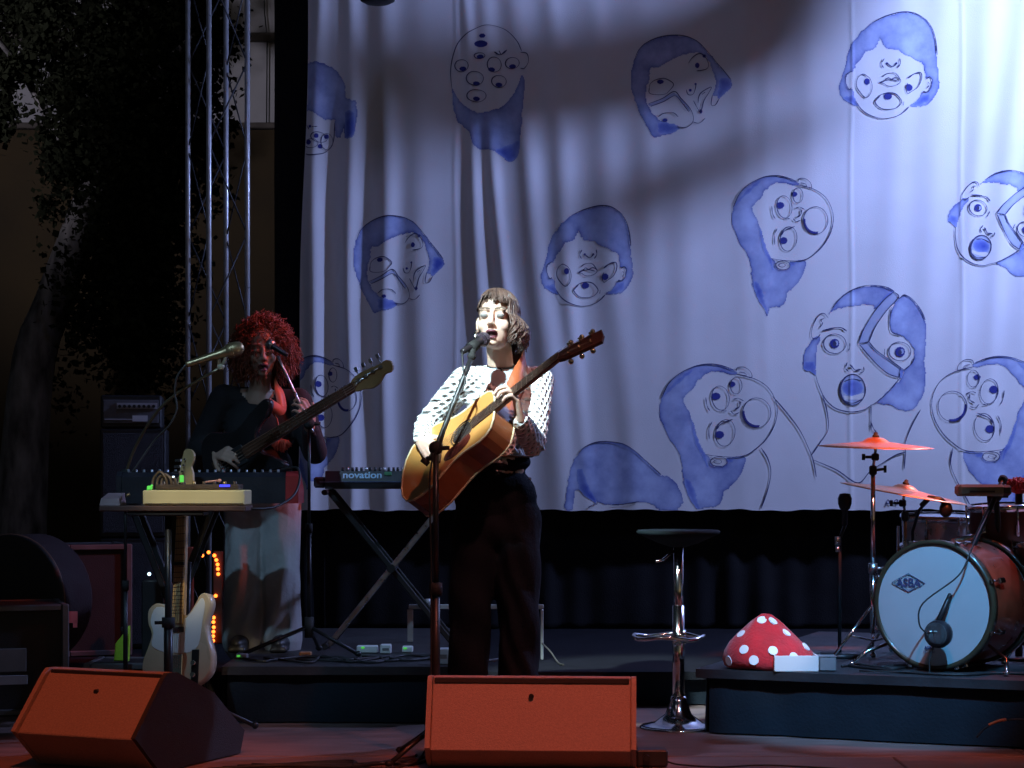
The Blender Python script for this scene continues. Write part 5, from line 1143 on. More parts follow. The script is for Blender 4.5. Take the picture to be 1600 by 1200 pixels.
for s in (-1, 1): MB().tube([KT(s * .20, -.155, -.08), KT(s * .30, -.20, -.02), KT(s * .33, -KR + .012, .05)], .007).ell(KT(s * .33, -KR + .012, .05), .011).build('spur', CHROME, kick)
# maker's emblem: a diamond with letters, and small print
dm = [(-.072, 0), (0, .037), (.072, 0), (0, -.037)]; ec = (-.105, .085)
MB().tube([KT(ec[0] + x, ec[1] + z, .0042) for (x, z) in dm], .0018, 5, closed=True).tube([KT(ec[0] + x * .80, ec[1] + z * .80, .0042) for (x, z) in dm], .0007, 4, closed=True).build('emblem', INK, dh)
kM = Matrix((ks.to_4d(), up.to_4d(), kax.to_4d(), (0, 0, 0, 1))).transposed()
def kput(s, size, x, z, bold=0): 
    M = Matrix.Translation(KT(x, z, .0038)) @ Matrix((( ks.x, up.x, kax.x, 0), (ks.y, up.y, kax.y, 0), (ks.z, up.z, kax.z, 0), (0, 0, 0, 1))) @ Matrix.Diagonal((0.95, 1.0, 1, 1)); put_text('lettering', s, size, M, INK, dh, bold)
kput('ASBA', .047, ec[0], ec[1] - .001, .0012); kput('ASBA', .018, -.015, -.170, .0006); kput('DRUMHEAD', .010, -.015, -.186)
# kick microphone on its boom
km = KT(.07, -.105, .10); kmt = thing('kick_drum_microphone', 'round black microphone hanging in front of the bass drum head', 'microphone', km)
MB().lathe([(.001, -.035), (.035, -.035), (.052, -.02), (.056, .0), (.052, .02), (.035, .034), (.001, .036)], km, kax, 24).build('body', MICB, kmt)
MB().lathe([(.050, .018), (.044, .030), (.030, .040), (.001, .043)], km, kax, 24).build('grille', MICG, kmt)
for a in (-.6, .4): MB().ell(km + kax * .042 + ks * (.02 * a) + up * .012, (.012, .004, .004)).build('badge', STEEL, kmt)
sf = Vector((XP(1566, 8.50), 8.50, RZ + .001))
mic_stand('black boom stand holding the kick drum microphone', sf, P(1556, 775, 8.40), km + up * .05, P(1566, 752, 8.46), .0145, legs=((-.2, .12), (.2, .1), (.0, .25)))
cable('black cable curving from the kick drum microphone', [km + Vector((-.045, .0, .0)), km + Vector((-.075, 0, .04)), km + Vector((-.06, .0, .12)), P(1497, 900, 7.98), P(1515, 865, 8.0), P(1530, 830, 8.1), P(1550, 790, 8.4)], .0035)
cable('black cable dropping from the kick drum microphone to the riser', [km + Vector((-.02, 0, -.05)), km + Vector((-.035, 0, -.10)), km + Vector((-.04, -.01, -.16)), Vector((km.x - .08, km.y - .02, RZ + .007)), Vector((km.x - .3, km.y + .05, RZ + .007))], .0035)
# cymbals
def cymbal(label, ctr, rad, nrm, foot, elbow=None):
    o = thing('cymbal', label, 'cymbal', ctr, 'cymbals'); nrm = Vector(nrm).normalized(); c = Vector(ctr)
    MB().lathe([(.006, .038), (.03, .034), (.045, .026), (.055, .018), (rad * .5, .010), (rad * .85, .002), (rad, -.004), (rad, -.0055), (rad * .85, .0), (.055, .015), (.006, .034)], c, nrm, 56).build('plate', BRONZE, o)
    MB().lathe([(.001, .058), (.008, .056), (.010, .046), (.014, .044), (.014, .037), (.001, .037)], c, nrm, 14).build('wing_nut', RUBBER, o)
    s = thing('cymbal_stand', label.replace('cymbal', 'stand under the cymbal') if False else 'chrome stand carrying the ' + label, 'cymbal stand', foot, 'cymbal stands'); f = Vector(foot); j = Vector(elbow or (f.x, f.y, c.z - .10))
    MB().cyl(f + up * .12, f + up * ((j.z - f.z) * .5), .013).cyl(f + up * ((j.z - f.z) * .48), j, .0095).build('tube', CHROME, s)
    MB().tube([j, c - nrm * .02, c + nrm * .036], .006).build('tilter_rod', CHROME, s)
    MB().box(j, (.03, .024, .04), bev=.006).cyl(j + Vector((0, 0, .0)), j + Vector((.045, 0, .005)), .006).box(j + Vector((.05, 0, .005)), (.012, .006, .03), bev=.002).build('tilter', BLACK_MET, s)
    q = f + up * ((j.z - f.z) * .49); MB().cyl(q - up * .02, q + up * .02, .02).cyl(q, q + Vector((.045, -.01, 0)), .006).build('clamp', STEEL, s)
    MB().box(c - nrm * .045, (.03, .024, .03), bev=.006).cyl(c - nrm * .045, c - nrm * .045 + Vector((-.04, 0, 0)), .006).box(c - nrm * .045 + Vector((-.048, 0, .0)), (.014, .006, .026), bev=.002).build('wing_screw', BLACK_MET, s)
    for a in (200, 320, 80):
        d = Vector((math.cos(R(a)), math.sin(R(a)), 0)); MB().tube([f + up * .24, f + d * .20 + up * .012], .007).tube([f + up * .09, f + d * .11 + up * .115], .005).ell(f + d * .2 + up * .013, .012).build('leg', CHROME, s)
    return o
c1 = P(1368, 697, 8.45); cymbal('front crash cymbal lit orange', c1, .238, (.02, -.045, 1), (XP(1364, 8.45), 8.45, RZ + .001))
c2_ = P(1413, 770, 8.75); cymbal('lower ride cymbal tilted down to the right', c2_, .275, (.17, -.05, 1), (XP(1414, 8.78), 8.78, RZ + .001))
# toms, snare
SHELL_D = mat('dark_red_shell', (0.08, 0.016, 0.012), 0.35, coat=0.4)
def tom(name, label, ctr, rad, h, ax=(0, 0, 1), legs=True, shell=SHELL_D, n_lug=6):
    c = Vector(ctr); ax = Vector(ax).normalized(); o = thing(name, label, 'drum', (c.x, c.y, RZ + .001 if legs else c.z), 'drums'); s, t, _ = frame(ax)
    MB().lathe([(rad, 0), (rad, -h)], c, ax, 40).build('shell', shell, o)
    for z in (0, -h): MB().lathe([(rad - .004, z + .012), (rad + .010, z + .012), (rad + .012, z), (rad + .010, z - .014), (rad, z - .014)], c, ax, 40).build('rim', CHROME, o)
    MB().lathe([(rad, .004), (.001, .004)], c, ax, 32).build('head', DHEAD, o)
    for k in range(n_lug):
        a = 2 * math.pi * (k + .3) / n_lug; d = s * math.cos(a) + t * math.sin(a); MB().cyl(c + d * (rad + .012) + ax * .012, c + d * (rad + .012) - ax * h * .55, .004).box(c + d * (rad + .006) - ax * h * .5, (.016, .016, .05), rotm(d, ax.cross(d), ax), bev=.004).build('lug', CHROME, o)
    if legs:
        for k in range(3):
            a = 2 * math.pi * k / 3 + .5; d = s * math.cos(a) + t * math.sin(a); p = c + d * (rad + .02); MB().tube([p - ax * h * .3, Vector((p.x, p.y, RZ + .05)), Vector((p.x + d.x * .03, p.y + d.y * .03, RZ + .012))], .006).ell(Vector((p.x + d.x * .03, p.y + d.y * .03, RZ + .013)), .012).build('leg', CHROME, o)
    return o
tom('rack_tom', 'small dark red tom above the bass drum at the right', P(1562, 792, 8.55), .125, .18, (-.05, -.05, 1), False)
MB_ = MB().tube([P(1562, 792, 8.55) + Vector((0, 0, -.1)), kf - kax * .18 + up * (KR - .01)], .011)
mount = MB_.build('tom_mount', CHROME); tag(mount, 'chrome rod mounting the small tom on the bass drum', 'tom mount')
tom('floor_tom', 'floor tom cut off by the right edge of the picture', (XP(1665, 8.35), 8.35, ZP(850, 8.35)), .20, .34)
snare_c = P(1470, 808, 8.95); tom('snare_drum', 'shiny snare drum behind the bass drum', snare_c, .165, .13, (0, -.05, 1), True, STEEL, 8)
# tan block, red tuft
WOODB = mat('tan_wood_block', (0.26, 0.19, 0.11), 0.6)
wbk = thing('wood_block', 'tan rounded wood block mounted above the small tom', 'wood block', P(1535, 780, 8.35))
a_, b_ = P(1504, 766, 8.35), P(1558, 766, 8.35); MB().box((a_ + b_) / 2, ((b_ - a_).length + .05, .09, .048), bev=.016).build('block', WOODB, wbk); MB().box(P(1566, 766, 8.35), (.06, .086, .044), bev=.016).build('end_cap', ROSEW, wbk)
MB().box(P(1535, 768, 8.30), (.10, .006, .008)).build('slot', ROSEW, wbk)
MB().tube([P(1545, 776, 8.36), P(1547, 800, 8.45), P(1556, 830, 8.46)], .008).build('bracket', BLACK_MET, wbk)
tuft = thing('red_tuft', 'fuzzy red tuft at the right edge above the drums', 'tuft', P(1592, 780, 8.6)); rr = np.random.RandomState(2); b = MB(); tc_ = P(1592, 762, 8.6)
for i in range(260):
    v = Vector(rr.normal(0, 1, 3)).normalized(); v.z = abs(v.z) * .75; b.tube([tc_ + v * .02, tc_ + v * .05 + Vector((0, 0, .006)), tc_ + v * rr.uniform(.06, .078) - Vector((0, 0, .012))], .0028, 4)
b.ell(tc_, (.04, .04, .028)); b.build('fibres', mat('red_fibre', (0.5, 0.04, 0.03), 0.7), tuft)
MB().cyl(Vector((tc_.x, tc_.y, RZ + .012)), tc_, .016).lathe([(.001, .012), (.11, .012), (.12, 0), (.001, 0)], (tc_.x, tc_.y, RZ + .002), (0, 0, 1), 24).build('post', BLACK_MET, tuft)
# small drum microphones
def drum_mic(label, c, foot, ax=(0, 0, 1)):
    c = Vector(c); o = thing('drum_microphone', label, 'microphone', foot, 'drum microphones'); ax = Vector(ax).normalized(); f = Vector(foot)
    MB().lathe([(.001, .045), (.022, .042), (.030, .022), (.029, 0), (.022, -.02), (.012, -.03), (.012, -.09), (.001, -.09)], c, ax, 18).build('capsule', MICB, o)
    e = c - ax * .09; MB().tube([e, Vector((f.x, f.y, e.z - .06)), Vector((f.x, f.y, f.z + .02))], .008).build('stem', BLACK_MET, o)
    MB().lathe([(.001, .02), (.08, .018), (.09, 0), (.001, 0)], f, (0, 0, 1), 20).build('base', BLACK_MET, o)
    MB().cyl(Vector((f.x - .012, f.y - .02, ZP(852, f.y))), Vector((f.x - .012, f.y - .02, ZP(838, f.y))), .012).cyl(Vector((f.x - .012, f.y - .02, ZP(862, f.y))), Vector((f.x - .012, f.y - .02, ZP(853, f.y))), .009).build('collar', STEEL, o)
    return o
drum_mic('round-headed black microphone standing left of the cymbals', P(1320, 787, 8.7), (XP(1312, 8.7), 8.7, RZ + .002))
oc = P(1478, 796, 8.55); om = thing('drum_microphone', 'black clip-on microphone under the ride cymbal', 'microphone', oc, 'drum microphones')
MB().ell(oc, (.028, .028, .034)).build('capsule', MICB, om); MB().tube([oc + up * .02, P(1470, 780, 8.55), P(1452, 778, 8.55), P(1440, 790, 8.58)], .012).tube([P(1452, 778, 8.55), P(1436, 798, 8.6), P(1426, 830, 8.7), Vector((XP(1424, 8.75), 8.72, 1.0 * ZP(860, 8.72)))], .007).build('arm', BLACK_MET, om)
cable('cable lying along the top of the drum riser', [(XP(1330, 8.2), 8.25, RZ + .006), (XP(1370, 8.1), 8.12, RZ + .006), (XP(1420, 8.0), 7.97, RZ + .006), (XP(1500, 7.9), 7.88, RZ + .006), (XP(1570, 7.9), 7.95, RZ + .006), (XP(1640, 7.9), 7.85, RZ + .006)], .006)
for k in range(3): cable(('thin cable curling past the cymbal stand feet on the drum riser', 'cable running behind the grey box on the drum riser', 'cable looping under the bass drum on the drum riser')[k], [(XP(1310 + 30 * k + 35 * j, 8.3), 8.22 + .10 * math.sin(2.1 * j + 2 * k) + .03 * k, RZ + .006) for j in range(6)], .005)
cable('cable with an orange end hanging over the drum riser front', [P(1640, 1128, 7.62), P(1590, 1124, 7.66), P(1562, 1127, 7.69), P(1540, 1137, 7.71), P(1526, 1152, 7.72)], .004)
cable('short orange sleeve on the cable at the drum riser front', [P(1545, 1132.5, 7.69), P(1560, 1126.5, 7.675), P(1572, 1124.3, 7.66)], .0062, m=mat('orange_sleeve', (0.5, 0.12, 0.04), 0.5))

# ================================================================== keyboard with lettering on X stand
NY = 9.38; kz0, kz1 = ZP(764, NY), ZP(736, NY); x0, x1 = XP(489, NY), XP(668, NY)
KBB = mat('keyboard_black', (0.02, 0.02, 0.026), 0.4, bump=0.1)
kb = thing('keyboard', 'black keyboard with pale blue lettering on its back, left of the singer', 'keyboard', ((x0 + x1) / 2, NY, kz0))
pf = [(0, kz0), (.0, kz0 + .035), (.02, kz1), (.13, kz1 - .01), (.30, kz0 + .045), (.30, kz0)]
vs = [Vector((x, NY + y, z)) for x in (x0 + .055, x1) for (y, z) in pf]; n = 6
MB().add(vs, [tuple(range(n)), tuple(range(2 * n - 1, n - 1, -1))] + [(i, n + i, n + (i + 1) % n, (i + 1) % n) for i in range(n)]).build('case', KBB, kb)
MB().box((x0 + .028, NY + .15, kz0 + .03), (.052, .28, .05), bev=.008).build('end_block', KBB, kb)
MB().box(((x0 + x1) / 2, NY - .004, kz0 + .0325), (x1 - x0 - .06, .006, .004)).build('trim_line', mat('blue_trim', (0.12, 0.16, 0.30), 0.3), kb)
NOVB = mat('pale_blue_print', (0.50, 0.78, 1.0), 0.4, var=0.05)
Mt = Matrix.Translation((XP(566, NY), NY + .0095, (ZP(742.5, NY)))) @ Matrix.Rotation(R(67), 4, 'X') @ Matrix.Diagonal((1.12, 1, 1, 1))
put_text('lettering', 'novation', .046, Mt, NOVB, kb, .0011)
MB().box((XP(606, NY), NY + .006, ZP(740, NY)), (.032, .006, .016), bev=.002).build('green_sticker', mat('green_sticker', (0.12, 0.42, 0.2), 0.5), kb)
for i in range(17):
    xk = XP(534 + i * 7.2, NY); MB().cyl((xk, NY + .06 + .02 * (i % 3), kz1 - .004), (xk, NY + .06 + .02 * (i % 3), kz1 + .018), .0075, .006, 10).build('knob', STEEL if i % 4 == 1 else KBB, kb)
for i in range(24): MB().box((x0 + .07 + i * .0185, NY + .36, kz0 + .036), (.017, .13, .012), bev=.002).build('key', WHITE_PL, kb)
MB().box(((x0 + x1) / 2 + .02, NY + .36, kz0 + .012), (x1 - x0 - .07, .13, .024)).build('key_bed', KBB, kb)
def xstand(label, xa, xb, ya, yb, z0, zt, lit=STEEL, dark=BLACK_MET, px=(513, 683, 548, 706)):
    o = thing('keyboard_stand', label, 'keyboard stand', ((xa + xb) / 2, (ya + yb) / 2, z0), 'folding keyboard stands')
    for k, Y in enumerate((ya, yb)):
        d = .018 if k else 0
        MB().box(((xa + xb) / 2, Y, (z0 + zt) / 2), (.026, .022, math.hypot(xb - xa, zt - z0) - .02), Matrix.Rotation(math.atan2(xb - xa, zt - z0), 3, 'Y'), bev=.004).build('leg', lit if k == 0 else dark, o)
        MB().box(((xa + xb) / 2, Y + .03, (z0 + zt) / 2), (.026, .022, math.hypot(xb - xa, zt - z0) - .02), Matrix.Rotation(-math.atan2(xb - xa, zt - z0), 3, 'Y'), bev=.004).build('leg', dark, o)
    for x in (xa, xb):
        MB().cyl((x, ya - .12, zt - .014), (x, yb + .12, zt - .014), .013).build('support_arm', dark, o); MB().cyl((x, ya - .10, z0 + .014), (x, yb + .10, z0 + .014), .013).build('foot_bar', dark, o)
    MB().cyl(((xa + xb) / 2, ya - .02, (z0 + zt) / 2), ((xa + xb) / 2, yb + .05, (z0 + zt) / 2), .02).build('pivot', dark, o)
    return o
DKST = mat('dark_steel_leg', (0.10, 0.12, 0.14), 0.35, metal=0.9)
xstand('black folding X stand under the lettered keyboard', XP(511, 9.42), XP(712, 9.42), 9.40, 9.60, LZ + .001, kz0 - .001, STEEL, RUBBER)  # light painted in: bright metal for the lit leg, matt rubber for shaded ones

# ================================================================== effects table at left
tY0, tY1 = 8.04, 8.26; tz = ZP(790, tY0) - .0
WOODT = mat('red_brown_board', (0.09, 0.045, 0.035), 0.55, var=0.3, vscale=10)
tbx0, tbx1 = XP(154, tY0), XP(384, tY0)
tab = thing('effects_table', 'red-brown board on a single pole carrying the cream case at left', 'table', (XP(263, 8.12), 8.12, .001))
MB().box(((tbx0 + tbx1) / 2, (tY0 + tY1) / 2, tz - .012), (tbx1 - tbx0, tY1 - tY0, .022), bev=.004).build('board', WOODT, tab)
tp = Vector((XP(263, 8.12), 8.12, 0))
MB().cyl(tp + up * .14, tp + up * (tz - .024), .014).cyl(tp + up * .10, tp + up * .45, .018).build('pole', BLACK_MET, tab)
MB().cyl(tp + up * .43, tp + up * .47, .026).cyl(tp + up * .45, tp + Vector((-.05, -.02, .45)), .007).build('clutch', RUBBER, tab)
MB().box(tp + up * (tz - .032), (.3, .14, .016), bev=.003).build('bracket', BLACK_MET, tab)
for (dx, dy) in ((-.22, -.12), (.24, -.10), (.0, .26)): MB().tube([tp + up * .20, tp + Vector((dx, dy, .013))], .010).ell(tp + Vector((dx, dy, .014)), .014).build('leg', BLACK_MET, tab)
CREAM = mat('cream_enamel', (0.66, 0.56, 0.30), 0.5, var=0.05)
cz = tz + .0005; cx0, cx1 = XP(223, 8.09), XP(382, 8.09); chh = ZP(766, 8.09) - tz
cc_ = thing('cream_case', 'flat cream coloured case at the front of the effects table', 'case', ((cx0 + cx1) / 2, 8.2, cz)); MB().box(((cx0 + cx1) / 2, 8.09 + .11, cz + chh / 2), (cx1 - cx0, .22, chh - .001), bev=.004).build('shell', CREAM, cc_); MB().box(((cx0 + cx1) / 2, 8.0885, cz + .006), (cx1 - cx0 - .01, .003, .004)).build('seam', ROSEW, cc_)
ez = cz + chh + .0005
BRN = mat('brown_panel', (0.07, 0.045, 0.03), 0.5, var=0.4, vscale=30)
ef = thing('effects_unit', 'brown effects unit with green and blue lights on the cream case', 'effects unit', (XP(315, 8.2), 8.2, ez))
MB().box((XP(312, 8.2), 8.2, ez + .011), (.33, .15, .021), bev=.004).build('box', BRN, ef)
GREEN = mat('green_display', (0.1, 0.6, 0.1), 0.5, emit=(0.15, 1.0, 0.12), estr=0.45); BLUEL = mat('blue_led', (0.02, 0.02, 0.3), 0.5, emit=(0.05, 0.06, 1.0), estr=1.6); WLED = mat('white_led', (0.8, 0.9, 1), 0.5, emit=(0.55, 0.8, 1.0), estr=3.0)
MB().box(P(284, 748, 8.17), (.016, .006, .028), bev=.002).build('display', GREEN, ef); MB().box(P(271, 745, 8.17), (.008, .006, .006)).build('indicator', WLED, ef); MB().box(P(351, 759, 8.12), (.042, .005, .009), bev=.002).build('light_bar', BLUEL, ef)
MB().cyl(P(321, 753, 8.16), P(342, 751, 8.16), .004).ell(P(343, 751, 8.16), .008).build('lever', mat('pink_lever', (0.6, 0.3, 0.25), 0.4), ef)
for i in range(8): xk = 255 + i * 16; MB().cyl(P(xk, 760, 8.22 + .02 * (i % 2)), P(xk, 752, 8.22 + .02 * (i % 2)), .009, .007, 10).build('knob', BRN if i % 3 else GOLDM, ef)
gc = tag(MB().box(P(234, 762, 8.13), (.02, .02, .016), bev=.004).tube([P(230, 765, 8.13), P(238, 758, 8.12)], .004).build('green_clip', GREEN), 'small glowing green clip at the left end of the cream case', 'clip')  # clip shares the emissive display green, so it glows without being a lamp
for k in range(3):
    c0 = P(250 + 7 * k, 757, 8.18); cable('brown patch cable looping up from the effects unit', [c0 + Vector((-.03, 0, -.02)), c0 + Vector((-.028, .01, .02)), c0 + Vector((0, .0, .05 - .01 * k)), c0 + Vector((.026, -.01, .02)), c0 + Vector((.03, 0, -.02))], .006, 'patch cables', mat('brown_cable', (0.12, 0.08, 0.05), 0.5))
pd = thing('foot_pedal', 'small pink-grey pedal at the left end of the effects table', 'pedal', (XP(172, 8.15), 8.15, tz + .0005)); x0_, x1_ = XP(158, 8.12), XP(190, 8.12)
MB().add([(x0_, 8.09, tz), (x1_, 8.09, tz), (x1_, 8.22, tz), (x0_, 8.22, tz), (x0_ + .004, 8.095, tz + .026), (x1_ - .006, 8.095, tz + .026), (x1_ - .006, 8.215, tz + .048), (x0_ + .010, 8.215, tz + .048)], [(3, 2, 1, 0), (4, 5, 6, 7), (0, 1, 5, 4), (1, 2, 6, 5), (2, 3, 7, 6), (3, 0, 4, 7)]).build('housing', mat('pink_grey', (0.30, 0.20, 0.20), 0.5), pd); MB().cyl(P(197, 775, 8.12), P(203, 772, 8.12), .006).build('jack', GOLDM, pd)
# red-cheeked synthesizer behind
yS = 8.56; sx0, sx1 = XP(190, yS), XP(446, yS); sz0 = tz + .001; szt = ZP(738, yS)
REDP = mat('red_cheek', (0.42, 0.035, 0.035), 0.35, coat=0.3)
sy = thing('synthesizer', 'dark synthesizer with a red right end panel behind the cream case', 'synthesizer', ((sx0 + sx1) / 2, yS + .1, sz0))
pf = [(0, sz0), (0, szt - .02), (.03, szt), (.10, szt - .01), (.22, sz0 + .05), (.22, sz0)]; n = 6
vs = [Vector((x, yS + y, z)) for x in (sx0, sx1) for (y, z) in pf]; MB().add(vs, [tuple(range(n)), tuple(range(2 * n - 1, n - 1, -1))] + [(i, n + i, n + (i + 1) % n, (i + 1) % n) for i in range(n)]).build('case', KBB, sy)
for (xa, xb, cm_) in ((sx0 - .022, sx0 - .001, KBB), (sx1 + .001, sx1 + .055, REDP)):
    vs = [Vector((x, yS - .004 + y * 1.03, z + (.004 if z > sz0 + .01 else 0))) for x in (xa, xb) for (y, z) in pf]; MB().add(vs, [tuple(range(n)), tuple(range(2 * n - 1, n - 1, -1))] + [(i, n + i, n + (i + 1) % n, (i + 1) % n) for i in range(n)]).build('end_panel', cm_, sy)
for i in range(20): xk = XP(197 + i * 12.4, yS); MB().cyl((xk, yS + .05, szt - .006), (xk, yS + .05, szt + .012), .006, .005, 10).build('knob', STEEL if i % 2 else GREYPAINT, sy)
cable('black cable drooping from the right end of the synthesizer', [P(440, 733, 8.58), P(464, 731, 8.54), P(468, 750, 8.48), P(458, 775, 8.40), P(430, 792, 8.30), P(400, 795, 8.22), P(380, 794, 8.20)], .005)
xstand('dark folding X stand under the red-ended synthesizer', XP(205, 8.65), XP(337, 8.65), 8.60, 8.76, .001, sz0 - .001, BLACK_MET)
# red knot hanging in front of the bass player's hip
kn = thing('red_tassel', 'glowing red tassel hanging at the bass player\'s hip', 'tassel', P(440, 705, 9.06)); rr = np.random.RandomState(8); b = MB(); k0 = P(440, 690, 9.10)
for i in range(120): v = Vector((rr.normal(0, 1), rr.normal(0, .6), -abs(rr.normal(0, 1)) - .3)).normalized(); b.tube([k0, k0 + Vector((v.x * .03, v.y * .03, .004)), k0 + v * rr.uniform(.035, .05)], .0024, 4)
b.ell(k0, (.028, .022, .012)); b.build('fringe', mat('red_fringe', (0.65, 0.08, 0.04), 0.7), kn)
MB().tube(catmull([k0, P(436, 672, 9.09), P(433, 655, 9.10), P(428, 648, 9.12), BT(Vector((.22, .13, -.05)))], 4), .003, 5).build('cord', mat('orange_strap', (0.5, .09, .03), .5), kn)

# ================================================================== amplifiers and cases at far left
AMPF = mat('amp_panel', (0.13, 0.13, 0.15), 0.5, var=0.3, vscale=14); AMPG = mat('amp_grille_cloth', (0.05, 0.05, 0.058), 0.9, bump=0.6, bscale=300)
aY = 10.3; PZ = .157
def cab(name, label, px0, px1, z0, z1, Y, dep, facem, yaw=R(7)):
    x0, x1 = XP(px0, Y), XP(px1, Y); c = Vector(((x0 + x1) / 2, Y + dep / 2, (z0 + z1) / 2)); M = Matrix.Rotation(yaw, 3, 'Z'); o = thing(name, label, 'amplifier', (c.x, c.y, z0), 'amplifiers stacked at left')
    MB().box(c, (x1 - x0, dep, z1 - z0 - .002), M, bev=.008).build('cabinet', BLACK_PL, o); MB().box(c + M @ Vector((0, -dep / 2 - .002, 0)), (x1 - x0 - .03, .008, z1 - z0 - .05), M, bev=.002).build('front', facem, o)
    return o, c, M, dep
za = ZP(669, aY)
o1, c_, M_, d_ = cab('speaker_cabinet', 'lower dark speaker cabinet of the amplifier stack', 150, 252, PZ + .001, PZ + .56, aY, .35, AMPG)
o2, c_, M_, d_ = cab('speaker_cabinet', 'upper dark speaker cabinet right under the amplifier head', 150, 252, PZ + .561, za - .001, aY, .35, AMPG)
o3, c_, M_, d_ = cab('amplifier_head', 'small amplifier head with a pale knob strip and white label', 152, 246, za, ZP(617, aY), aY, .30, AMPF)
MB().box(c_ + M_ @ Vector((.03, -d_ / 2 - .009, .028)), (.20, .006, .03), M_).build('knob_strip', mat('pale_strip', (0.42, 0.42, 0.46), 0.4), o3)
for i in range(8): p = c_ + M_ @ Vector((-.055 + i * .024, -d_ / 2 - .012, .026)); MB().cyl(p, p + M_ @ Vector((0, -.014, 0)), .008, n=10).build('knob', BLACK_PL, o3)
MB().box(c_ + M_ @ Vector((.045, -d_ / 2 - .009, -.035)), (.075, .005, .03), M_).build('label_plate', mat('white_label', (0.62, 0.62, 0.66), 0.5), o3)
MB().box(c_ + M_ @ Vector((-.03, -d_ / 2 - .009, -.04)), (.2, .004, .006), M_).build('trim', mat('pale_strip', (0.42, .42, .46), .4), o3)
FCB = mat('flight_case_black', (0.02, 0.02, 0.022), 0.6, bump=0.2, bscale=200); ALU = mat('dull_aluminium', (0.16, 0.16, 0.165), 0.5, metal=0.6, var=0.3)
def flight_case(label, corner, w, d, h, yaw, z0):
    """corner = nearest bottom corner; faces run left and right from it"""
    c = Vector((corner[0], corner[1], z0)); M = Matrix.Rotation(yaw, 3, 'Z'); o = thing('flight_case', label, 'flight case', c, 'flight cases at left'); T = lambda x, y, z: c + M @ Vector((x, y, z))
    MB().box(T(-w / 2, d / 2, h / 2), (w - .012, d - .012, h - .012), M).build('panel', FCB, o); t = .03
    for (x, y) in ((0, 0), (-w, 0), (0, d), (-w, d)): MB().box(T(x, y, h / 2), (t, t, h - .001), M, bev=.004).build('edge_strip', ALU, o)
    for z in (h - t / 2, t / 2):
        for y in (0, d): MB().box(T(-w / 2, y, z), (w - t - .002, t - .004, t - .004), M, bev=.004).build('edge_strip', ALU, o)
        for x in (0, -w): MB().box(T(x, d / 2, z), (t - .004, d - t - .002, t - .004), M, bev=.004).build('edge_strip', ALU, o)
    return o, T
fcA, TA_ = flight_case('low flight case with aluminium edges and a pink tag, front left', (XP(102, 8.85), 8.85), .62, .40, ZP(944, 8.85), R(18), .001)
MB().box(TA_(.03, .03, ZP(944, 8.85) - .06), (.05, .006, .05), Matrix.Rotation(R(18), 3, 'Z')).box(TA_(.045, .03, ZP(944, 8.85) - .09), (.018, .006, .03), Matrix.Rotation(R(18), 3, 'Z')).build('pink_tag', mat('pink_tag', (0.6, 0.22, 0.25), 0.6), fcA)
MB().box(TA_(-.24, -.012, .24), (.15, .008, .10), Matrix.Rotation(R(18), 3, 'Z'), bev=.003).build('grey_box_plate', GREYPAINT, fcA); MB().box(TA_(-.24, -.012, .155), (.16, .008, .04), Matrix.Rotation(R(18), 3, 'Z'), bev=.003).build('grey_box_strip', mat('pale_strip', (0.42, .42, .46), .4), fcA)  # plates stand in for grey boxes inside the open case
fcB, TB_ = flight_case('taller flight case with aluminium edges behind the low one', (XP(201, 9.95), 9.95), .30, .34, ZP(850, 9.95) - PZ, R(22), PZ + .001)
ru = thing('power_unit', 'small black power unit with a bright white-blue light', 'power unit', (XP(236, 9.3), 9.3, PZ + .001)); MB().box((XP(238, 9.3), 9.36, PZ + .20), (.10, .12, .396), bev=.006).build('case', BLACK_PL, ru); MB().ell((XP(233, 9.29), 9.293, ZP(897, 9.29)), .008).build('lamp', WLED, ru)
DRC = mat('maroon_fabric', (0.020, 0.005, 0.007), 0.85, bump=0.3, bscale=120)
dc = Vector((XP(26, 9.5), 9.40, PZ + .302)); dca = Vector((-.42, -.9, 0)).normalized(); dcs = thing('drum_case', 'round maroon drum case with a black lid leaning behind the flight case', 'drum case', (dc.x, dc.y, PZ + .001))
MB().lathe([(.001, -.22), (.29, -.22), (.30, -.20), (.30, 0)], dc, dca, 48).build('side', DRC, dcs); MB().lathe([(.30, 0), (.302, .012), (.29, .02), (.001, .022)], dc, dca, 48).build('lid', FCB, dcs); MB().lathe([(.301, -.002), (.306, 0), (.301, .004)], dc, dca, 48).build('zip', mat('zip_brown', (0.2, 0.1, 0.06), 0.5), dcs)
bkc, TK_ = flight_case('low black case under the yellow-green bag', (XP(232, 8.70), 8.70), .26, .3, ZP(1036, 8.70), 0, .001)
HIV = mat('fluorescent_yellow', (0.42, 0.72, 0.03), 0.7, bump=0.3, bscale=50)
hv = thing('fluorescent_bag', 'bright yellow-green wedge-shaped bag standing by the flight cases', 'bag', (XP(189, 8.75), 8.75, ZP(1036, 8.70) + .002)); hz = ZP(1036, 8.70) + .003; ho = [(XP(178, 8.75), hz), (XP(200, 8.75), hz), (XP(200.5, 8.75), hz + .10), (XP(200, 8.75), ZP(978, 8.75)), (XP(192, 8.75), ZP(990, 8.75)), (XP(180, 8.75), ZP(1006, 8.75))]
MB().prism(ho, 0, .05, lambda p: Vector((p.x, 8.80 - p.z - .01 * math.sin(p.y * 30), p.y)), 0, .006).build('sleeve', HIV, hv); MB().box((XP(193, 8.75), 8.77, ZP(984, 8.75)), (.03, .03, .02), bev=.004).build('clasp', BLACK_PL, hv)

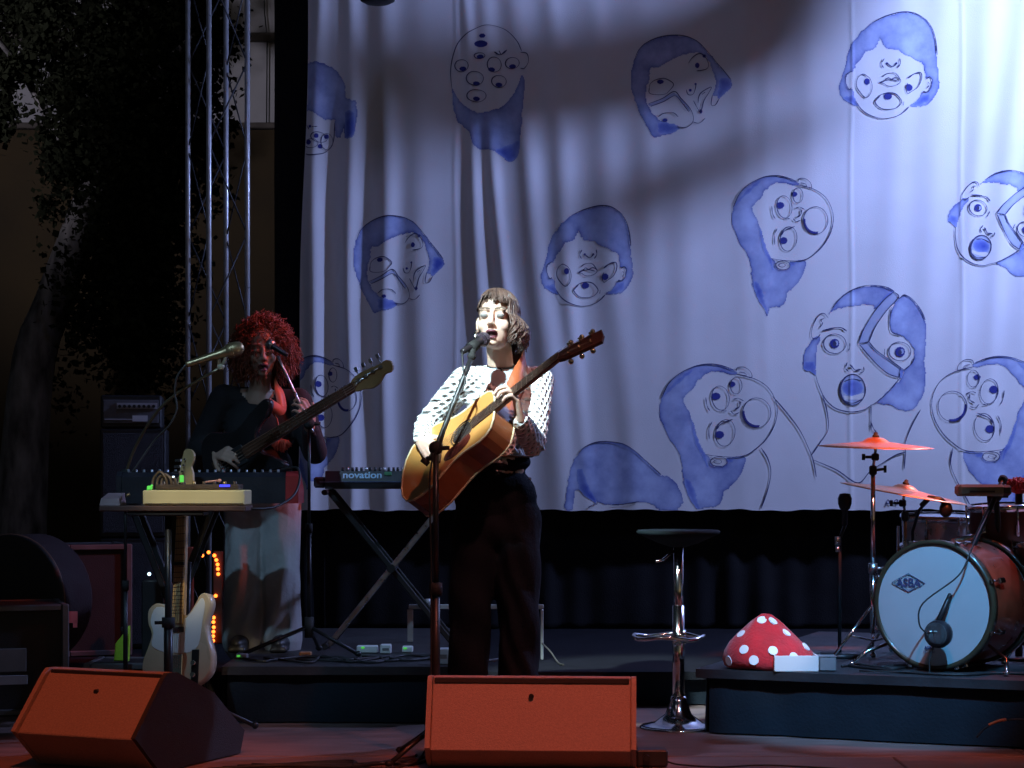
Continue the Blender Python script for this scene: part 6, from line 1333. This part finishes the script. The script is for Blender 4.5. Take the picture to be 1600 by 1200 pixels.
# ================================================================== orange light strip, odds and ends on the left riser
LEDO = mat('orange_led', (0.8, 0.2, 0.02), 0.4, emit=(1.0, 0.16, 0.02), estr=5.0); LEDB = mat('orange_glow_strip', (0.3, 0.06, 0.01), 0.5, emit=(1.0, 0.10, 0.01), estr=0.12)
def led_bar(label, Y, pts, x, pa, pb, LZ=LZ):
    o = thing('light_strip', label, 'light strip', (XP(x, Y), Y, LZ + .001), 'orange light strips'); MB().box((XP(x + 4, Y), Y + .02, (LZ + ZP(pa, Y)) / 2 + .001), (.045, .03, ZP(pa, Y) - LZ), bev=.004).build('housing', mat('orange_tinted_housing', (0.10, 0.03, 0.015), 0.5), o)
    for (px, py) in pts: MB().ell(P(px, py, Y - .004), (.0085, .007, .0085), nu=10, nv=6).build('bulb', LEDO, o)
    return o
led_bar('tall strip of glowing orange bulbs behind the blonde guitar', 9.6, [(335, 868), (338, 875), (340, 882), (340.5, 889), (341, 897), (337, 931), (334, 965), (333.5, 972), (334, 980), (333.5, 987), (333, 994), (333, 1001)], 336, 862, 1012)
led_bar('short strip of glowing orange bulbs left of the tall one', 9.75, [(326, 863), (316, 868), (288, 902), (290, 906)], 290, 855, 1012, .157)
def small_box(name, label, px0, px1, py0, Y, m, h=None, dep=.05, led=None):
    z0 = LZ + .001; x0, x1 = XP(px0, Y), XP(px1, Y); z1 = ZP(py0, Y); o = thing(name, label, 'box', ((x0 + x1) / 2, Y, z0), 'small electrical boxes on the left riser')
    MB().box(((x0 + x1) / 2, Y + dep / 2, (z0 + z1) / 2), (x1 - x0, dep, z1 - z0 - .001), bev=.004).build('body', m, o)
    if led: MB().box((x0 + (x1 - x0) * .3, Y - .002, z1 - .008), (.014, .004, .008)).build('light', GREEN, o)
    else: MB().box(((x0 + x1) / 2, Y - .0015, (z0 + z1) / 2), ((x1 - x0) * .6, .003, (z1 - z0) * .25)).build('label_patch', GREYPAINT, o)
    return o
def RY(py): return FY(py, LZ)
small_box('power_strip', 'white power strip with a green light on the left riser', 557, 590, 1009, RY(1021), WHITE_PL, led=True); small_box('plug_adapter', 'white plug adapter right of the power strip', 594, 611, 1007, RY(1022), WHITE_PL); small_box('junction_box', 'pale grey junction box next to the plug adapter', 628, 645, 1010, RY(1020), WHITE_PL, led=True); small_box('white_carton', 'small white carton at the right end of the left riser', 683, 702, 1013, RY(1039), mat('white_card', (0.6, 0.62, 0.68), 0.7)); small_box('stomp_box', 'tiny stomp box with green light left of the mic stand foot', 367, 386, 1022, RY(1030), GREYPAINT, led=True); small_box('pedal', 'small orange pedal beside the mic stand foot', 467, 486, 1019, RY(1028), mat('orange_pedal', (0.45, 0.25, 0.12), 0.4))
random.seed(12)
for k in range(9):
    x = 380 + k * 34; pts = [(XP(x, 8.9) + random.uniform(-.05, .05) + .10 * j, 8.72 + random.uniform(-.12, .22), LZ + .007) for j in range(5)]
    cable('black cable tangled on the left riser', pts, .0055, 'cables tangled on the left riser')
fb = thing('metal_frame', 'pale low metal frame standing behind the singer', 'metal frame', (XP(742, 9.9), 9.9, PZ)); fzt = ZP(952, 9.7)
ALP = mat('pale_metal', (0.42, 0.43, 0.43), 0.5, metal=0.3)
for px in (641, 847): MB().box((XP(px, 9.7), 9.7, ((LZ + .002 if px < 712 else PZ + .002) + fzt) / 2), (.028 if px < 700 else .014, .02, fzt - (LZ + .002 if px < 712 else PZ + .002)), bev=.003).build('leg', ALP, fb)
MB().box((XP(744, 9.7), 9.7, fzt + .012), (XP(849, 9.7) - XP(638, 9.7), .022, .022), bev=.003).build('top_rail', ALP, fb); MB().cyl((XP(668, 9.69), 9.69, fzt + .02), (XP(668, 9.69), 9.69, fzt + .05), .014).build('cap', ALP, fb)
cable('pale thin cable beside the right leg of the metal frame', [P(847, 1005, 9.68), P(860, 1018, 9.6), P(872, 1035, 9.5), Vector((XP(880, 9.4), 9.4, PZ + .006))], .004, m=mat('grey_cable', (0.1, .09, .08), .5))
# lamp peeping in at the top edge
hl = thing('hanging_lamp', 'dark lamp just showing at the top edge above the left of the cloth', 'stage lamp', (XP(590, 10.2), 10.2, ZP(6, 10.2))); hb = Vector((XP(590, 10.2), 10.2, ZP(6, 10.2)))
MB().lathe([(.001, 0), (.06, .002), (.085, .015), (.095, .06), (.095, .26), (.06, .3), (.001, .3)], hb, (0, 0, 1), 24).build('housing', LAMP_BLACK, hl); MB().cyl(hb + up * .29, Vector((hb.x, hb.y, 4.55)), .014).cyl(Vector((hb.x, hb.y, 4.55)), Vector((hb.x, 9.4, 4.55)), .014).build('hanger', LAMP_BLACK, hl)
